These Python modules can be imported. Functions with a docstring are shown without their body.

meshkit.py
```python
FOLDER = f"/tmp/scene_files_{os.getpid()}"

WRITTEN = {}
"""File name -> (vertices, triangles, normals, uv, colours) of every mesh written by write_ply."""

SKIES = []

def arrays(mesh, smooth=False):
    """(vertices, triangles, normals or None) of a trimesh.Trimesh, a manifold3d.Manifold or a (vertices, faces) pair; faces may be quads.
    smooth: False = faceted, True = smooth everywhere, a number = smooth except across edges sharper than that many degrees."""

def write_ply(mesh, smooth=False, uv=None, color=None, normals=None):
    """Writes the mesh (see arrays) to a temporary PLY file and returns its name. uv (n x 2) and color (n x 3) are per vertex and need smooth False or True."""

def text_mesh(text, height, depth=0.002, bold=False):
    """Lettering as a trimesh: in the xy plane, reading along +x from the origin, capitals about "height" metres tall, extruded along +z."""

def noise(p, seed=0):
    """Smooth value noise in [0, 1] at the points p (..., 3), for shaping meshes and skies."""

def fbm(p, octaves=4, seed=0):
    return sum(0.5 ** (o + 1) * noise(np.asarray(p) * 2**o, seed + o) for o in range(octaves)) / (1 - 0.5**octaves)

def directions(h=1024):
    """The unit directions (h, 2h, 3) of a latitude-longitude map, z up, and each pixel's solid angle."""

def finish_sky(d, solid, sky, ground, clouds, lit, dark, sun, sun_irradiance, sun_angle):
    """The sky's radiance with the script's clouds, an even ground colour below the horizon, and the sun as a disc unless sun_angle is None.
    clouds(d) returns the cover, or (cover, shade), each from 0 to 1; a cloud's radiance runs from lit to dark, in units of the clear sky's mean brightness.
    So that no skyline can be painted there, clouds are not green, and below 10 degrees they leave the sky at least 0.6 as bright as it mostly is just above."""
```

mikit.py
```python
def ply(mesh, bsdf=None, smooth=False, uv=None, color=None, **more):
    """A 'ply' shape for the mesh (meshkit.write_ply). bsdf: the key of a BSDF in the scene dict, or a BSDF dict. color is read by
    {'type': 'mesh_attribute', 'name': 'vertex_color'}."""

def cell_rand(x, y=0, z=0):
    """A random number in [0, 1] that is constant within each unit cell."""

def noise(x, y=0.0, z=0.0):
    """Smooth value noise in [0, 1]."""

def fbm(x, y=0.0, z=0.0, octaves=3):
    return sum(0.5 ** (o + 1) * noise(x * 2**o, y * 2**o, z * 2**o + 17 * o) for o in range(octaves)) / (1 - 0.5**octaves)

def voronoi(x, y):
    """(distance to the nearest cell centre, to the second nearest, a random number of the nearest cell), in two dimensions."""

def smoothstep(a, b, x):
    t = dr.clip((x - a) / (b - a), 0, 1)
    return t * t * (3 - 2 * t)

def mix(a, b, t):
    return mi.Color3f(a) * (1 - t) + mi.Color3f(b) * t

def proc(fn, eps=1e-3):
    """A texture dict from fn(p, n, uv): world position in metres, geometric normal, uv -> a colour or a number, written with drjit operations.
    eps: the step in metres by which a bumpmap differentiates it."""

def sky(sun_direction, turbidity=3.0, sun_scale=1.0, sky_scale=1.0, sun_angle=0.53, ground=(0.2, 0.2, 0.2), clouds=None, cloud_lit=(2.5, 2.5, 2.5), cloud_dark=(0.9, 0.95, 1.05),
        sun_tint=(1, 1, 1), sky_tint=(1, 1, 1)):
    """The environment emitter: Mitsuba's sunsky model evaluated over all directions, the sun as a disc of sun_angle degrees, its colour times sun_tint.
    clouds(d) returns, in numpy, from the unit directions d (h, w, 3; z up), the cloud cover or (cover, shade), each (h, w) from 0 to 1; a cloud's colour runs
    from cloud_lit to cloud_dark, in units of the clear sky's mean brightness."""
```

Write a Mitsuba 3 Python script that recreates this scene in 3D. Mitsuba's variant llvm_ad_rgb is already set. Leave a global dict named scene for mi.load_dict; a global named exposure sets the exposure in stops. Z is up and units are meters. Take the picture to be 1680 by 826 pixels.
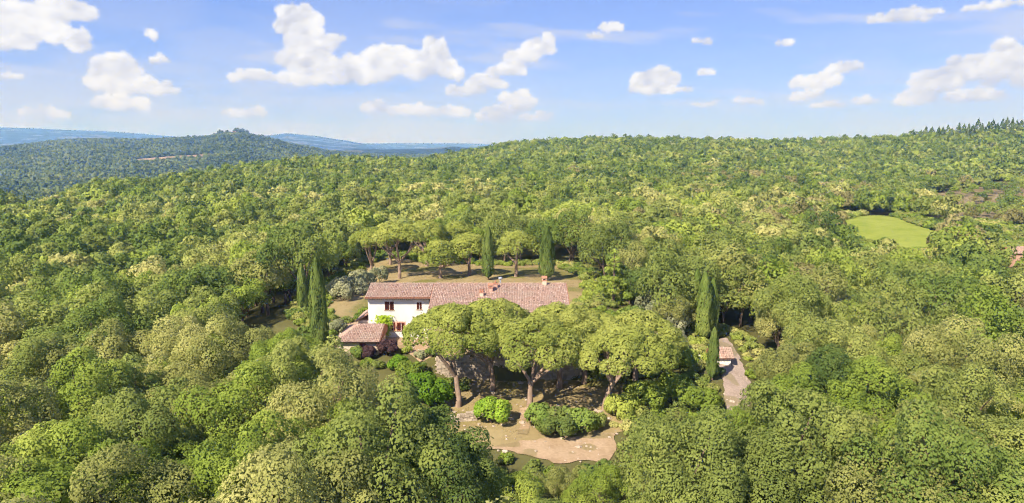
import math, numpy as np, trimesh, shapely, drjit as dr, mitsuba as mi, mikit, meshkit
from shapely.geometry import Polygon, Point, box as sbox
from scipy.interpolate import RBFInterpolator
from mikit import noise as tnoise, fbm as tfbm, cell_rand, smoothstep, mix, proc

T = mi.ScalarTransform4f
scene, labels = {}, {}
# ------------------------------------------------------------------ camera, sky, exposure, air
EYE, PITCH, FPX = np.array([0.0, 0.0, 30.0]), math.radians(9.0), 1121.0     # the drone hovers 30 m above the house's ground
CP, SP = math.cos(PITCH), math.sin(PITCH)
exposure = 2.64
SUN = np.array([-0.55, -0.70, 0.86])
HAZE = 1.25e-4
scene['camera'] = {'type': 'perspective', 'fov': 2 * math.degrees(math.atan(840 / FPX)), 'fov_axis': 'x', 'near_clip': 1.0, 'far_clip': 60000.0,
                   'to_world': T().look_at(origin=EYE.tolist(), target=[0, CP, 30 - SP], up=[0, 0, 1]), 'medium': {'type': 'ref', 'id': 'haze_air'}}
scene['haze_air'] = {'type': 'homogeneous', 'albedo': {'type': 'rgb', 'value': [0.84, 0.92, 0.97]}, 'sigma_t': {'type': 'rgb', 'value': [.24 * HAZE, .50 * HAZE, 1.22 * HAZE]}}


def P(px, py, Y):                                   # the point at depth Y on the ray of a pixel of the photograph
    u, v = (px - 840) / FPX, (413 - py) / FPX
    d = np.array([u, CP + v * SP, -SP + v * CP])
    return EYE + d * (Y / d[1])


def pix(x, y, z):
    d = np.stack([np.asarray(x, float), np.asarray(y, float), np.asarray(z, float) - 30.0], -1)
    f = d[..., 1] * CP - d[..., 2] * SP
    return 840 + FPX * d[..., 0] / f, 413 - FPX * (d[..., 1] * SP + d[..., 2] * CP) / f


def clouds(d):
    x, y, z = d[..., 0], d[..., 1], d[..., 2]
    az, el = np.degrees(np.arctan2(x, y)), np.degrees(np.arcsin(np.clip(z, -1, 1)))
    H, W = az.shape
    w1 = meshkit.fbm(np.stack([az / 2.2, el / 1.6, 0 * az], -1), 5, 3) - 0.5
    w2 = meshkit.fbm(np.stack([az / 2.2 + 40, el / 1.6 + 7, 0 * az], -1), 5, 9) - 0.5
    fine = meshkit.fbm(np.stack([az / .9, el / .7, 0 * az + 3], -1), 4, 21) - 0.5
    # cumulus heads: (azimuth, elevation, half width, half height) in degrees
    heads = [(-16.5, 9.5, 1.64, 0.88), (-16.7, 8.6, 1.46, 0.97), (-15.7, 7.5, 2.03, 1.08), (-16.4, 6.3, 2.03, 1.09), (-16.2, 5.0, 2.32, 0.83), (-17.8, 8.8, 0.72, 0.4), (-14.1, 7.9,
        0.93, 0.36), (-13.7, 5.3, 1.89, 1.21), (-11.8, 5.3, 2.16, 1.12), (-9.8, 6.0, 1.84, 1.31), (-8.6, 6.8, 0.97, 0.93), (-7.4, 5.8, 2.16, 1.22), (-6.2, 7.0, 0.83, 1.31),
        (-5.5, 5.7, 1.38, 0.95), (-20.3, 4.9, 1.99, 0.54), (-3.7, 4.2, 1.64, 0.63), (-2.0, 4.9, 1.64, 0.77), (-0.2, 5.9, 1.59, 0.71), (1.0, 6.8, 1.29, 0.71), (2.2, 7.5, 1.18,
        0.79), (2.9, 8.2, 0.49, 0.42), (-10.9, 2.6, 1.36, 0.53), (-8.0, 2.5, 2.37, 0.63), (-4.8, 2.5, 1.65, 0.49), (0.3, 3.0, 1.3, 1.07), (-1.3, 2.0, 1.66, 0.79), (2.0, 1.9,
        1.65, 0.49), (-29.4, 5.1, 1.45, 0.92), (-29.8, 4.3, 1.25, 1.0), (-28.5, 4.1, 1.72, 0.76), (-26.7, 3.9, 1.37, 0.52), (-29.2, 2.8, 1.86, 0.68), (-31.5, 6.8, 0.72, 0.8),
        (-31.3, 7.3, 0.29, 0.56), (-26.6, 5.9, 0.56, 0.47), (-26.9, 7.5, 0.28, 0.46), (-34.8, 7.8, 2.25, 1.22), (-32.6, 8.7, 1.99, 0.93), (-35.2, 6.7, 1.27, 0.85), (-33.0, 7.2,
        0.98, 0.63), (-35.4, 4.5, 0.6, 0.28), (-34.0, 2.1, 1.58, 0.41), (-21.1, 2.3, 1.77, 0.41), (7.9, 9.1, 0.87, 0.46), (6.8, 8.5, 0.68, 0.28), (15.0, 7.7, 0.83, 0.27), (21.2,
        7.5, 0.81, 0.31), (11.5, 4.8, 1.8, 0.85), (10.8, 4.2, 1.58, 0.47), (13.2, 4.1, 1.41, 0.33), (15.3, 5.5, 0.65, 0.32), (15.6, 3.1, 1.11, 0.24), (18.6, 3.2, 1.34, 0.32),
        (23.3, 4.5, 1.9, 0.66), (25.3, 5.4, 1.32, 0.48), (22.9, 3.6, 1.18, 0.45), (28.4, 8.6, 2.09, 0.49), (30.0, 9.0, 1.31, 0.36), (24.4, 2.7, 1.48, 0.27), (26.9, 3.0, 0.95,
        0.39), (29.9, 3.0, 1.22, 0.72), (31.3, 3.8, 1.5, 0.91), (32.7, 4.6, 1.11, 1.13), (34.3, 4.5, 1.14, 1.59), (35.2, 5.2, 1.11, 1.33), (36.3, 4.2, 1.33, 1.63), (33.6, 2.9,
        2.03, 0.49), (34.4, 9.0, 2.14, 0.34), (37.3, 4.9, 1.23, 1.37), (-37.1, 6.8, 1.6, 1.13)]
    rng = np.random.default_rng(5)
    for k in range(46):                              # the same sort of sky goes on all round
        q, hgt = rng.uniform(46, 314), rng.uniform(2, 34)
        for j in range(rng.integers(3, 7)):
            s = rng.uniform(1.0, 2.2) * (1 + hgt / 30)
            heads.append(((q + rng.normal(0, 2.4) * (1 + hgt / 25) + 180) % 360 - 180, hgt + rng.normal(0, .8), s, s * .6))
    fld, lit = np.full(az.shape, -1.0), np.zeros(az.shape)

    def puff(a0, e0, ra, re, flat):
        rows = np.arange(max(0, int((90 - e0 - 1.6 * re) / 180 * 2 * H)), min(H, int((90 - e0 + 1.6 * re) / 180 * 2 * H) + 2))
        c0, cw = (90 - a0) / 360 * W, 1.6 * ra / max(math.cos(math.radians(e0)), .3) / 360 * W + 1
        cols = np.arange(int(c0 - cw), int(c0 + cw) + 2) % W
        ix = np.ix_(rows, cols)
        da = (az[ix] + 0.9 * w1[ix] - a0 + 180) % 360 - 180
        ee = el[ix] + 0.8 * w2[ix] - e0
        ee = np.where(ee < 0, ee * flat, ee)
        f = 1 - np.sqrt((da / ra) ** 2 + (ee / re) ** 2)
        up = f > fld[ix]
        fld[ix] = np.where(up, f, fld[ix])
        lit[ix] = np.where(up, -.45 * da / ra + .8 * ee / re, lit[ix])
    for a0, e0, ra, re in heads:
        puff(a0, e0, ra * .9, re * .9, 1.5)
        for k in range(int(5 + 5 * ra)):             # billows round the upper edge of each head
            t = rng.uniform(-.3, math.pi + .3)
            r = rng.uniform(.28, .5) * min(ra, re * 1.3)
            puff(a0 + .8 * ra * math.cos(t), e0 + .78 * re * math.sin(t), r * 1.2, r, 1.2)
    cover = np.clip((fld + .75 * fine + .14) / 0.33, 0, 1)
    cover = cover * cover * (3 - 2 * cover) * 0.98
    # thin streaks and a pale low band
    st = meshkit.fbm(np.stack([az / 9.0, el / 1.1 + az / 26, 0 * az + 9], -1), 5, 33)
    streak = 0.55 * np.clip((st - 0.53) / 0.22, 0, 1) * np.clip((el - 0.5) / 3, 0, 1)
    left = np.clip((8 - az) / 22, 0, 1) * np.clip((az + 120) / 60, 0, 1)
    right = np.clip((az - 22) / 10, 0, 1) * np.clip((70 - az) / 20, 0, 1)
    band = (0.30 + 0.75 * left + .4 * right) * np.exp(-np.maximum(el, 0) / 5.2) * np.clip(0.30 + 2.2 * (meshkit.fbm(np.stack([az / 4.5, el / 1.1, 0 * az + 5], -1), 5, 44) - .25), 0, 1)
    soft = np.maximum(streak, band)
    shade = np.clip(0.40 - .36 * lit - 1.1 * fine - .5 * w2 + .25 * np.clip((4 - el) / 4, 0, 1), 0, 1)
    shade = np.where(cover > soft, shade, 0.62)
    return 1 - (1 - cover) * (1 - soft), shade


scene['sky'] = mikit.sky(SUN, turbidity=2.2, sky_scale=1.0, clouds=clouds, cloud_lit=(3.0, 3.0, 3.05), cloud_dark=(1.62, 1.66, 1.98), sun_tint=(0.93, 0.975, 1.05), sky_tint=(0.54, 0.53, 0.80))

# ------------------------------------------------------------------ terrain
_cp = [  # (pixel x, pixel y, depth, height of the canopy above the ground there)
    (840, 826, 52, 8), (500, 826, 52, 8), (100, 826, 52, 8), (1200, 826, 52, 8), (1600, 826, 52, 8),
    (920, 740, 72, 0), (800, 735, 72, 0), (868, 668, 82, 0), (752, 668, 82, 0), (995, 672, 82, 0), (810, 640, 87.5, 0), (920, 640, 88, 0),
    (1210, 640, 87, 0), (1190, 590, 97, 0), (655, 458, 145, 0), (650, 435, 165, 0), (560, 500, 118, 0), (945, 470, 135, 0),
    (840, 385, 175, 7), (840, 330, 260, 9), (840, 290, 430, 9), (840, 262, 620, 9), (840, 241, 850, 9),
    (1000, 385, 175, 7), (1000, 330, 260, 9), (1000, 285, 430, 9), (1000, 250, 640, 9), (1000, 229, 900, 9),
    (1300, 420, 160, 9), (1300, 350, 240, 9), (1300, 300, 410, 9), (1300, 260, 620, 9), (1300, 228, 900, 9),
    (1500, 395, 225, 0), (1430, 358, 283, 0), (1560, 330, 340, 6), (1560, 280, 520, 9), (1560, 202, 900, 9),
    (1680, 420, 195, 2), (1680, 310, 370, 4), (1680, 260, 560, 9), (1680, 187, 900, 9), (1420, 218, 900, 9), (1680, 600, 85, 8), (1400, 600, 85, 8),
    (560, 385, 175, 8), (560, 330, 260, 9), (560, 290, 430, 9), (540, 262, 600, 9), (300, 470, 140, 9), (300, 400, 190, 9), (300, 340, 290, 9), (270, 287, 470, 9),
    (0, 600, 85, 8), (0, 480, 130, 8), (0, 400, 190, 8), (0, 350, 270, 8), (0, 312, 400, 8), (250, 600, 85, 8), (700, 270, 690, 9)]
_pts, _z = [], []
for a_, b_, c_, h_ in _cp:
    q = P(a_, b_, c_)
    _pts.append(q[:2]); _z.append(q[2] - h_)
_pts += [(0, 20), (0, -60), (80, 0), (-80, 0), (0, -250), (250, -60), (-250, -60), (-21, 99), (-6, 98), (8, 98), (-21, 112), (8, 112), (-6, 106), (-24, 95), (26, 112), (24, 126)]
_z += [-9, -12, -10, -10, -20, -12, -16, 0.9, 0.7, 0.7, 1.0, 1.0, 0.9, 0.4, 0.2, 0.5]
_rbf = RBFInterpolator(np.array(_pts), np.array(_z), kernel='thin_plate_spline', smoothing=0.5)
AZE = np.array([-180, -120, -60, -36.8, -27, -15, -2, 3, 8, 37, 60, 120, 180.0])
EDGE = np.array([260, 260, 330, 420, 480, 620, 860, 930, 930, 930, 800, 260, 260.0])


def _sil(pts, Y, canopy):                            # heights of a far ridge from its outline
    az = [math.degrees(math.atan2(*P(px, py, Y)[:2])) for px, py in pts]
    return np.array([-180, az[0] - 25] + az + [az[-1] + 25, 180]), np.array([-40, -10] + [P(px, py, Y)[2] - canopy for px, py in pts] + [-40, -40.0])


HILL = _sil([(0, 238), (60, 232), (120, 227), (240, 227), (330, 224), (372, 218), (400, 218), (430, 224), (480, 236), (540, 247), (600, 252)], 2950, 9)
HILL2 = _sil([(480, 255), (560, 246), (640, 247), (700, 243), (745, 240), (800, 246), (900, 255)], 4600, 0)
MOUNT = _sil([(-60, 209), (0, 210), (50, 211), (100, 213), (170, 216), (215, 219), (280, 224), (350, 230), (420, 225), (470, 219), (520, 224), (570, 231), (620, 241), (660, 248), (800, 262)], 12000, 0)


def ground_z(x, y):
    x, y = np.atleast_1d(np.asarray(x, float)), np.atleast_1d(np.asarray(y, float))
    D, az = np.hypot(x, y), np.degrees(np.arctan2(x, y))
    E = np.interp(az, AZE, EDGE)
    k = np.minimum(1, (E + 40) / np.maximum(D, 1e-6))
    near = np.empty(len(x))
    for i in range(0, len(x), 20000):
        s = slice(i, i + 20000)
        near[s] = _rbf(np.stack([x[s] * k[s], y[s] * k[s]], 1))
    near = near + 0.8 * (meshkit.fbm(np.stack([x / 40, y / 40, 0 * x], -1), 2, 4) - .5) * np.clip((D - 130) / 60, 0, 1)
    # the garden: a level terrace in front of the retaining wall at y = 92
    mx = np.clip((x + 13) / 2.5, 0, 1) * np.clip((13 - x) / 2.5, 0, 1) * np.clip((y - 84) / 3, 0, 1) * np.clip((102 - y) / 3, 0, 1)
    near = near * (1 - mx) + np.where(y < 91.95, -2.75, .55) * mx
    depth = y
    h1, h2, h3 = np.interp(az, *HILL), np.interp(az, *HILL2), np.interp(az, *MOUNT)
    far = np.full(len(x), -48.0)

    def ease(a, b, t):
        t = np.clip(t, 0, 1)
        return a + (b - a) * t * t * (3 - 2 * t)
    far = ease(-48, h1, (depth - 1000) / 1950)
    far = np.where(depth > 2950, ease(h1, -70, (depth - 2950) / 900), far)
    far = np.where(depth > 3850, ease(-70, h2, (depth - 3850) / 750), far)
    far = np.where(depth > 4600, ease(h2, -60, (depth - 4600) / 1500), far)
    far = np.where(depth > 7000, ease(-60, h3, (depth - 7000) / 5000), far)
    far = np.where(depth > 12000, ease(h3, 0, (depth - 12000) / 3000), far)
    rough = np.clip((depth - 900) / 900, 0, 1)
    far = far + rough * (22 * (meshkit.fbm(np.stack([x / 420, y / 420, 0 * x], -1), 4, 8) - .5)) * np.clip(np.abs(depth - 2950) / 700, 0.15, 1)
    far = far + np.clip((depth - 6000) / 4000, 0, 1) * 90 * (meshkit.fbm(np.stack([x / 1500, y / 1500, 0 * x], -1), 4, 18) - .5) * np.clip(np.abs(depth - 12000) / 1500, 0.1, 1)
    w = np.clip((D - E) / 300, 0, 1)
    w = w * w * (3 - 2 * w)
    return near * (1 - w) + far * w


def gz(x, y):
    return float(ground_z([x], [y])[0])


def G(px, py, lo=30.0, hi=600.0):                    # where a pixel's ray meets the ground
    Y = np.linspace(lo, hi, 1200)
    p = np.array([P(px, py, q) for q in (lo, hi)])
    t = (Y - lo) / (hi - lo)
    x, z = p[0, 0] + (p[1, 0] - p[0, 0]) * t, p[0, 2] + (p[1, 2] - p[0, 2]) * t
    below = np.nonzero(z < ground_z(x, Y))[0]
    i = below[0] if len(below) else len(Y) - 1
    return np.array([x[i], Y[i]])


# ------------------------------------------------------------------ materials
def leafy(name, dark, light, pale, trans=0.34):
    dark, light, pale = (mi.Color3f(*[2.85 * c for c in q]) for q in (dark, light, pale))

    def fn(p, n, uv):
        t = tnoise(p.x / 11.0, p.y / 11.0, p.z / 11.0)
        f = tnoise(p.x / 1.3, p.y / 1.3, p.z / 1.3)
        c = mix(dark, light, dr.clip(0.46 + 0.20 * uv.x + 0.7 * (t - 0.4) + 0.45 * (f - .5), 0, 1))
        return mix(c, pale, dr.clip(uv.x * 0.20 + 1.5 * (t - 0.48) + 0.5 * (f - .5), 0, 0.8))
    scene[name] = {'type': 'principledthin', 'base_color': proc(fn), 'roughness': 0.65, 'spec_trans': 0.0, 'diff_trans': trans * 2, 'eta': 1.3}


leafy('leaf_mid', (.032, .056, .013), (.088, .118, .028), (.130, .148, .044))
leafy('leaf_dark', (.020, .038, .012), (.062, .088, .022), (.095, .115, .032))
leafy('leaf_olive', (.046, .066, .018), (.116, .137, .036), (.166, .176, .058))
leafy('leaf_straw', (.060, .074, .023), (.146, .153, .050), (.208, .203, .084))
leafy('leaf_lime', (.045, .072, .012), (.118, .152, .028), (.165, .185, .046))
leafy('leaf_pine', (.050, .068, .015), (.114, .136, .029), (.145, .158, .044))
leafy('leaf_cypress', (.026, .044, .012), (.066, .092, .024), (.092, .114, .033))
leafy('leaf_grey', (.060, .072, .040), (.135, .145, .085), (.190, .190, .120))
leafy('leaf_bush', (.035, .070, .008), (.095, .165, .018), (.150, .200, .030))
leafy('leaf_rust', (.062, .062, .026), (.116, .112, .046), (.158, .145, .068))
leafy('leaf_laurel', (.026, .052, .012), (.070, .112, .022), (.105, .140, .034))
leafy('leaf_vine', (.060, .095, .008), (.120, .175, .012), (.165, .210, .022))
leafy('leaf_far', (.032, .048, .016), (.070, .094, .030), (.10, .11, .045))
leafy('leaf_far_dark', (.018, .030, .012), (.045, .066, .022), (.07, .085, .03))
leafy('leaf_dry', (.07, .065, .026), (.11, .095, .042), (.14, .115, .055), .3)
leafy('leaf_purple', (.018, .011, .012), (.036, .022, .023), (.055, .034, .034), 0.2)


def rough(name, fn, bump=None, r=0.9):
    b = {'type': 'diffuse', 'reflectance': proc(fn) if callable(fn) else {'type': 'rgb', 'value': list(fn)}}
    scene[name] = {'type': 'twosided', 'b': b}


C = mi.Color3f


def bark_fn(p, n, uv):
    return mix(C(.085, .062, .048), C(.26, .20, .16), tfbm(p.x * 3, p.y * 3, p.z * 1.1))


def pine_bark_fn(p, n, uv):
    return mix(C(.16, .11, .085), C(.44, .34, .28), tfbm(p.x * 4, p.y * 4, p.z * 1.2))


def ground_fn(p, n, uv):
    far = smoothstep(700, 1300, p.y)
    a = tfbm(p.x / 6, p.y / 6, 0)
    litter = mix(C(.085, .085, .036), C(.150, .150, .060), a)
    b = tfbm(p.x / 90, p.y / 90, 3.0, 4)
    c = tnoise(p.x / 260, p.y / 260, 8.0)
    woods = mix(C(.020, .036, .016), C(.050, .070, .028), b)
    woods = mix(woods, C(.13, .13, .06), smoothstep(.66, .74, c) * .7)
    return mix(litter, woods, far)


def drygrass_fn(p, n, uv):
    a = tfbm(p.x / 2.2, p.y / 2.2, 1.0)
    b = tnoise(p.x / .35, p.y / .35, 1.0)
    c = tnoise(p.x / 6, p.y / 6, 4.0)
    g = mix(C(.25, .195, .10), C(.36, .30, .165), a * .7 + b * .3)
    return mix(g, C(.17, .17, .055), smoothstep(.52, .72, c * .75 + a * .3) * .85)


def dirt_fn(p, n, uv):
    a = tfbm(p.x / 1.7, p.y / 1.7, 1.0)
    b = tnoise(p.x / .22, p.y / .22, 1.0)
    return mix(mix(C(.27, .19, .115), C(.47, .365, .26), a * .7 + b * .35), C(.21, .18, .085), smoothstep(.58, .70, tnoise(p.x / 2.2, p.y / 1.3, 5.0)) * .65)


def drive_fn(p, n, uv):
    a = tfbm(p.x / 1.4, p.y / 1.4, 1.0)
    b = tnoise(p.x / .2, p.y / .2, 1.0)
    return mix(mix(C(.27, .215, .18), C(.46, .38, .335), a * .65 + b * .4), C(.22, .19, .10), smoothstep(.56, .70, tnoise(p.x / 1.6, p.y / 2.4, 7.0)) * .6)


def meadow_fn(p, n, uv):
    a = tfbm(p.x / 7, p.y / 7, 1.0)
    b = tnoise(p.x / 1.2, p.y / 1.2, 1.0)
    return mix(C(.17, .24, .035), C(.31, .35, .08), a * .75 + b * .3)


def scrub_fn(p, n, uv):
    a = tfbm(p.x / 6, p.y / 6, 1.0)
    b = tnoise(p.x / 1.2, p.y / 1.2, 1.0)
    return mix(C(.20, .165, .085), mix(C(.13, .135, .05), C(.34, .27, .20), b), a)


def tile_fn(p, n, uv):
    d = tfbm(p.x / 1.5, p.y / 1.5, p.z / 1.5)
    c = mix(C(.37, .255, .215), C(.44, .315, .265), uv.x)
    c = mix(c, C(.49, .38, .33), smoothstep(.84, .90, uv.x))
    c = mix(c, C(.25, .17, .145), smoothstep(.05, .03, uv.x))
    return mix(c, C(.38, .31, .26), smoothstep(.45, .75, d) * .6)


def plaster_fn(p, n, uv):
    a = tfbm(p.x / 1.1, p.y / 1.1, p.z / 2.5)
    return mix(C(.56, .57, .575), C(.75, .77, .79), dr.clip(a * 1.5 - .1, 0, 1))


def stone_fn(p, n, uv):
    a = cell_rand(dr.floor(p.x / .45 + .5 * dr.floor(p.z / .25)), dr.floor(p.z / .25), dr.floor(p.y / .45))
    return mix(C(.27, .21, .145), C(.48, .40, .30), a * .6 + .4 * tfbm(p.x, p.y, p.z * 1.5))


def rock_fn(p, n, uv):
    return mix(C(.30, .25, .20), C(.58, .51, .44), uv.x * .6 + .4 * tfbm(p.x * 1.5, p.y * 1.5, p.z * 1.5))


rough('bark', bark_fn); rough('pine_bark', pine_bark_fn); rough('ground_soil', ground_fn); rough('dry_grass_soil', drygrass_fn); rough('dirt', dirt_fn); rough('drive_gravel', drive_fn)
rough('meadow_grass', meadow_fn); rough('scrub_soil', scrub_fn); rough('roof_tile', tile_fn); rough('plaster', plaster_fn); rough('stone', stone_fn); rough('rock', rock_fn)
rough('shutter_paint', (.145, .058, .045)); rough('door_paint', (.22, .065, .045)); rough('pink_plaster', (.56, .36, .29)); rough('gutter_metal', (.060, .045, .040)); rough('white_paint', (.80, .79, .77))
rough('terracotta', (.42, .21, .145)); rough('pale_plaster', (.62, .52, .42)); rough('grey_metal', (.33, .37, .43)); rough('bleached_wood', (.66, .62, .56)); rough('shadow_timber', (.035, .028, .024))
scene['pane_glass'] = {'type': 'principled', 'base_color': {'type': 'rgb', 'value': [.02, .024, .03]}, 'roughness': 0.08, 'specular': 0.5}

# ------------------------------------------------------------------ ground
_a = np.concatenate([np.arange(-180, -52, 4.0), np.arange(-52, 52, 0.42), np.arange(52, 180, 4.0)])
_d = [1.0]
while _d[-1] < 16000:
    q = _d[-1]
    _d.append(q + (2.5 if q < 35 else 0.8 if q < 135 else max(0.8, q * 0.012)))
_d = np.array(_d)
_A, _D = np.meshgrid(np.radians(_a), _d)
_x, _y = (np.sin(_A) * _D).ravel(), (np.cos(_A) * _D).ravel()
_v = np.stack([_x, _y, ground_z(_x, _y)], 1)
n_, m_ = len(_d), len(_a)
i, j = np.meshgrid(np.arange(n_ - 1), np.arange(m_), indexing='ij')
j2 = (j + 1) % m_
_f = np.stack([i * m_ + j, (i + 1) * m_ + j, (i + 1) * m_ + j2, i * m_ + j2], -1).reshape(-1, 4)[:, ::-1]
scene['ground'] = mikit.ply((_v, _f), 'ground_soil', smooth=True)
labels['ground'] = {'label': 'wooded hill country rolling away to blue ridges', 'kind': 'structure'}


def noisy(poly, amp=0.5, step=1.0, seed=0):
    ring = np.array(poly.segmentize(step).exterior.coords)[:-1]
    dx = meshkit.fbm(np.stack([ring[:, 0] / 2.5, ring[:, 1] / 2.5, 0 * ring[:, 0] + seed], -1), 3, 5) - .5
    dy = meshkit.fbm(np.stack([ring[:, 0] / 2.5, ring[:, 1] / 2.5, 0 * ring[:, 0] + seed + 9], -1), 3, 6) - .5
    return Polygon(ring + amp * 2 * np.stack([dx, dy], 1)).buffer(0)


def drape(key, poly, mat, lift, cell, label):
    x0, y0, x1, y1 = poly.bounds
    vs, fs, n = [], [], 0
    shapely.prepare(poly)
    for gx in np.arange(x0, x1, cell):
        for gy in np.arange(y0, y1, cell):
            c = sbox(gx, gy, gx + cell, gy + cell)
            if not poly.intersects(c):
                continue
            if poly.contains(c):
                vv, ff = np.array([(gx, gy), (gx + cell, gy), (gx + cell, gy + cell), (gx, gy + cell)]), np.array([[0, 1, 2], [0, 2, 3]])
                vs.append(vv); fs.append(ff + n); n += 4
            else:
                for g in getattr(poly.intersection(c), 'geoms', [poly.intersection(c)]):
                    if g.geom_type == 'Polygon' and g.area > 1e-3:
                        vv, ff = trimesh.creation.triangulate_polygon(g, engine='earcut')
                        vs.append(np.asarray(vv)); fs.append(np.asarray(ff) + n); n += len(vv)
    v = np.vstack(vs)
    v3 = np.column_stack([v, ground_z(v[:, 0], v[:, 1]) + lift])
    f = np.vstack(fs)
    nz = np.cross(v3[f[:, 1]] - v3[f[:, 0]], v3[f[:, 2]] - v3[f[:, 0]])[:, 2]
    f[nz < 0] = f[nz < 0][:, ::-1]
    m = trimesh.Trimesh(v3, f, process=False)
    m.merge_vertices()
    scene[key] = mikit.ply(m, mat, smooth=True)
    labels[key] = {'label': label, 'kind': 'structure'}


def zone(pts, **k):
    return Polygon([G(*p) for p in pts])


Z_TERRACE = zone([(722, 715), (735, 655), (770, 622), (900, 612), (1010, 620), (1040, 660), (1020, 695), (930, 722), (800, 728)])
Z_ROAD = zone([(770, 728), (820, 736), (880, 724), (985, 712), (1020, 712), (1000, 760), (905, 762), (850, 750), (775, 740)])
Z_DRIVE = zone([(1172, 560), (1192, 556), (1210, 580), (1230, 636), (1230, 668), (1224, 700), (1194, 700), (1186, 640), (1178, 600)])
Z_BACK = zone([(536, 508), (545, 470), (590, 448), (612, 428), (660, 424), (700, 432), (800, 436), (910, 436), (960, 456), (972, 492), (935, 500), (604, 520), (560, 530)])
Z_FRONT = zone([(548, 575), (600, 578), (650, 572), (690, 590), (745, 600), (760, 540), (700, 540), (604, 532), (560, 532)])
Z_MEADOW = zone([(1380, 368), (1404, 358), (1445, 355), (1490, 367), (1536, 382), (1556, 396), (1540, 414), (1490, 420), (1415, 402)])
drape('terrace_lawn', noisy(Z_TERRACE.buffer(1.5), .7), 'dry_grass_soil', .06, 1.0, 'dry tan grass under the umbrella pines')
drape('dirt_road', noisy(Z_ROAD, 1.0, .6), 'dirt', .11, 1.0, 'pale dirt road below the terrace')
drape('gravel_drive', noisy(Z_DRIVE, .8, .6), 'drive_gravel', .09, 1.0, 'pinkish gravel drive along the cypress row')
drape('back_lawn', noisy(Z_BACK.buffer(2), .9), 'dry_grass_soil', .06, 1.0, 'dry grass clearing behind the villa')
drape('front_yard', noisy(Z_FRONT.buffer(.2), 1.3, .6), 'dirt', .07, 1.0, 'pale rubble yard in front of the white house end')
drape('meadow', noisy(Z_MEADOW, 1.5, 3), 'meadow_grass', .45, 2.0, 'light green mown meadow in the woods')
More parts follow.
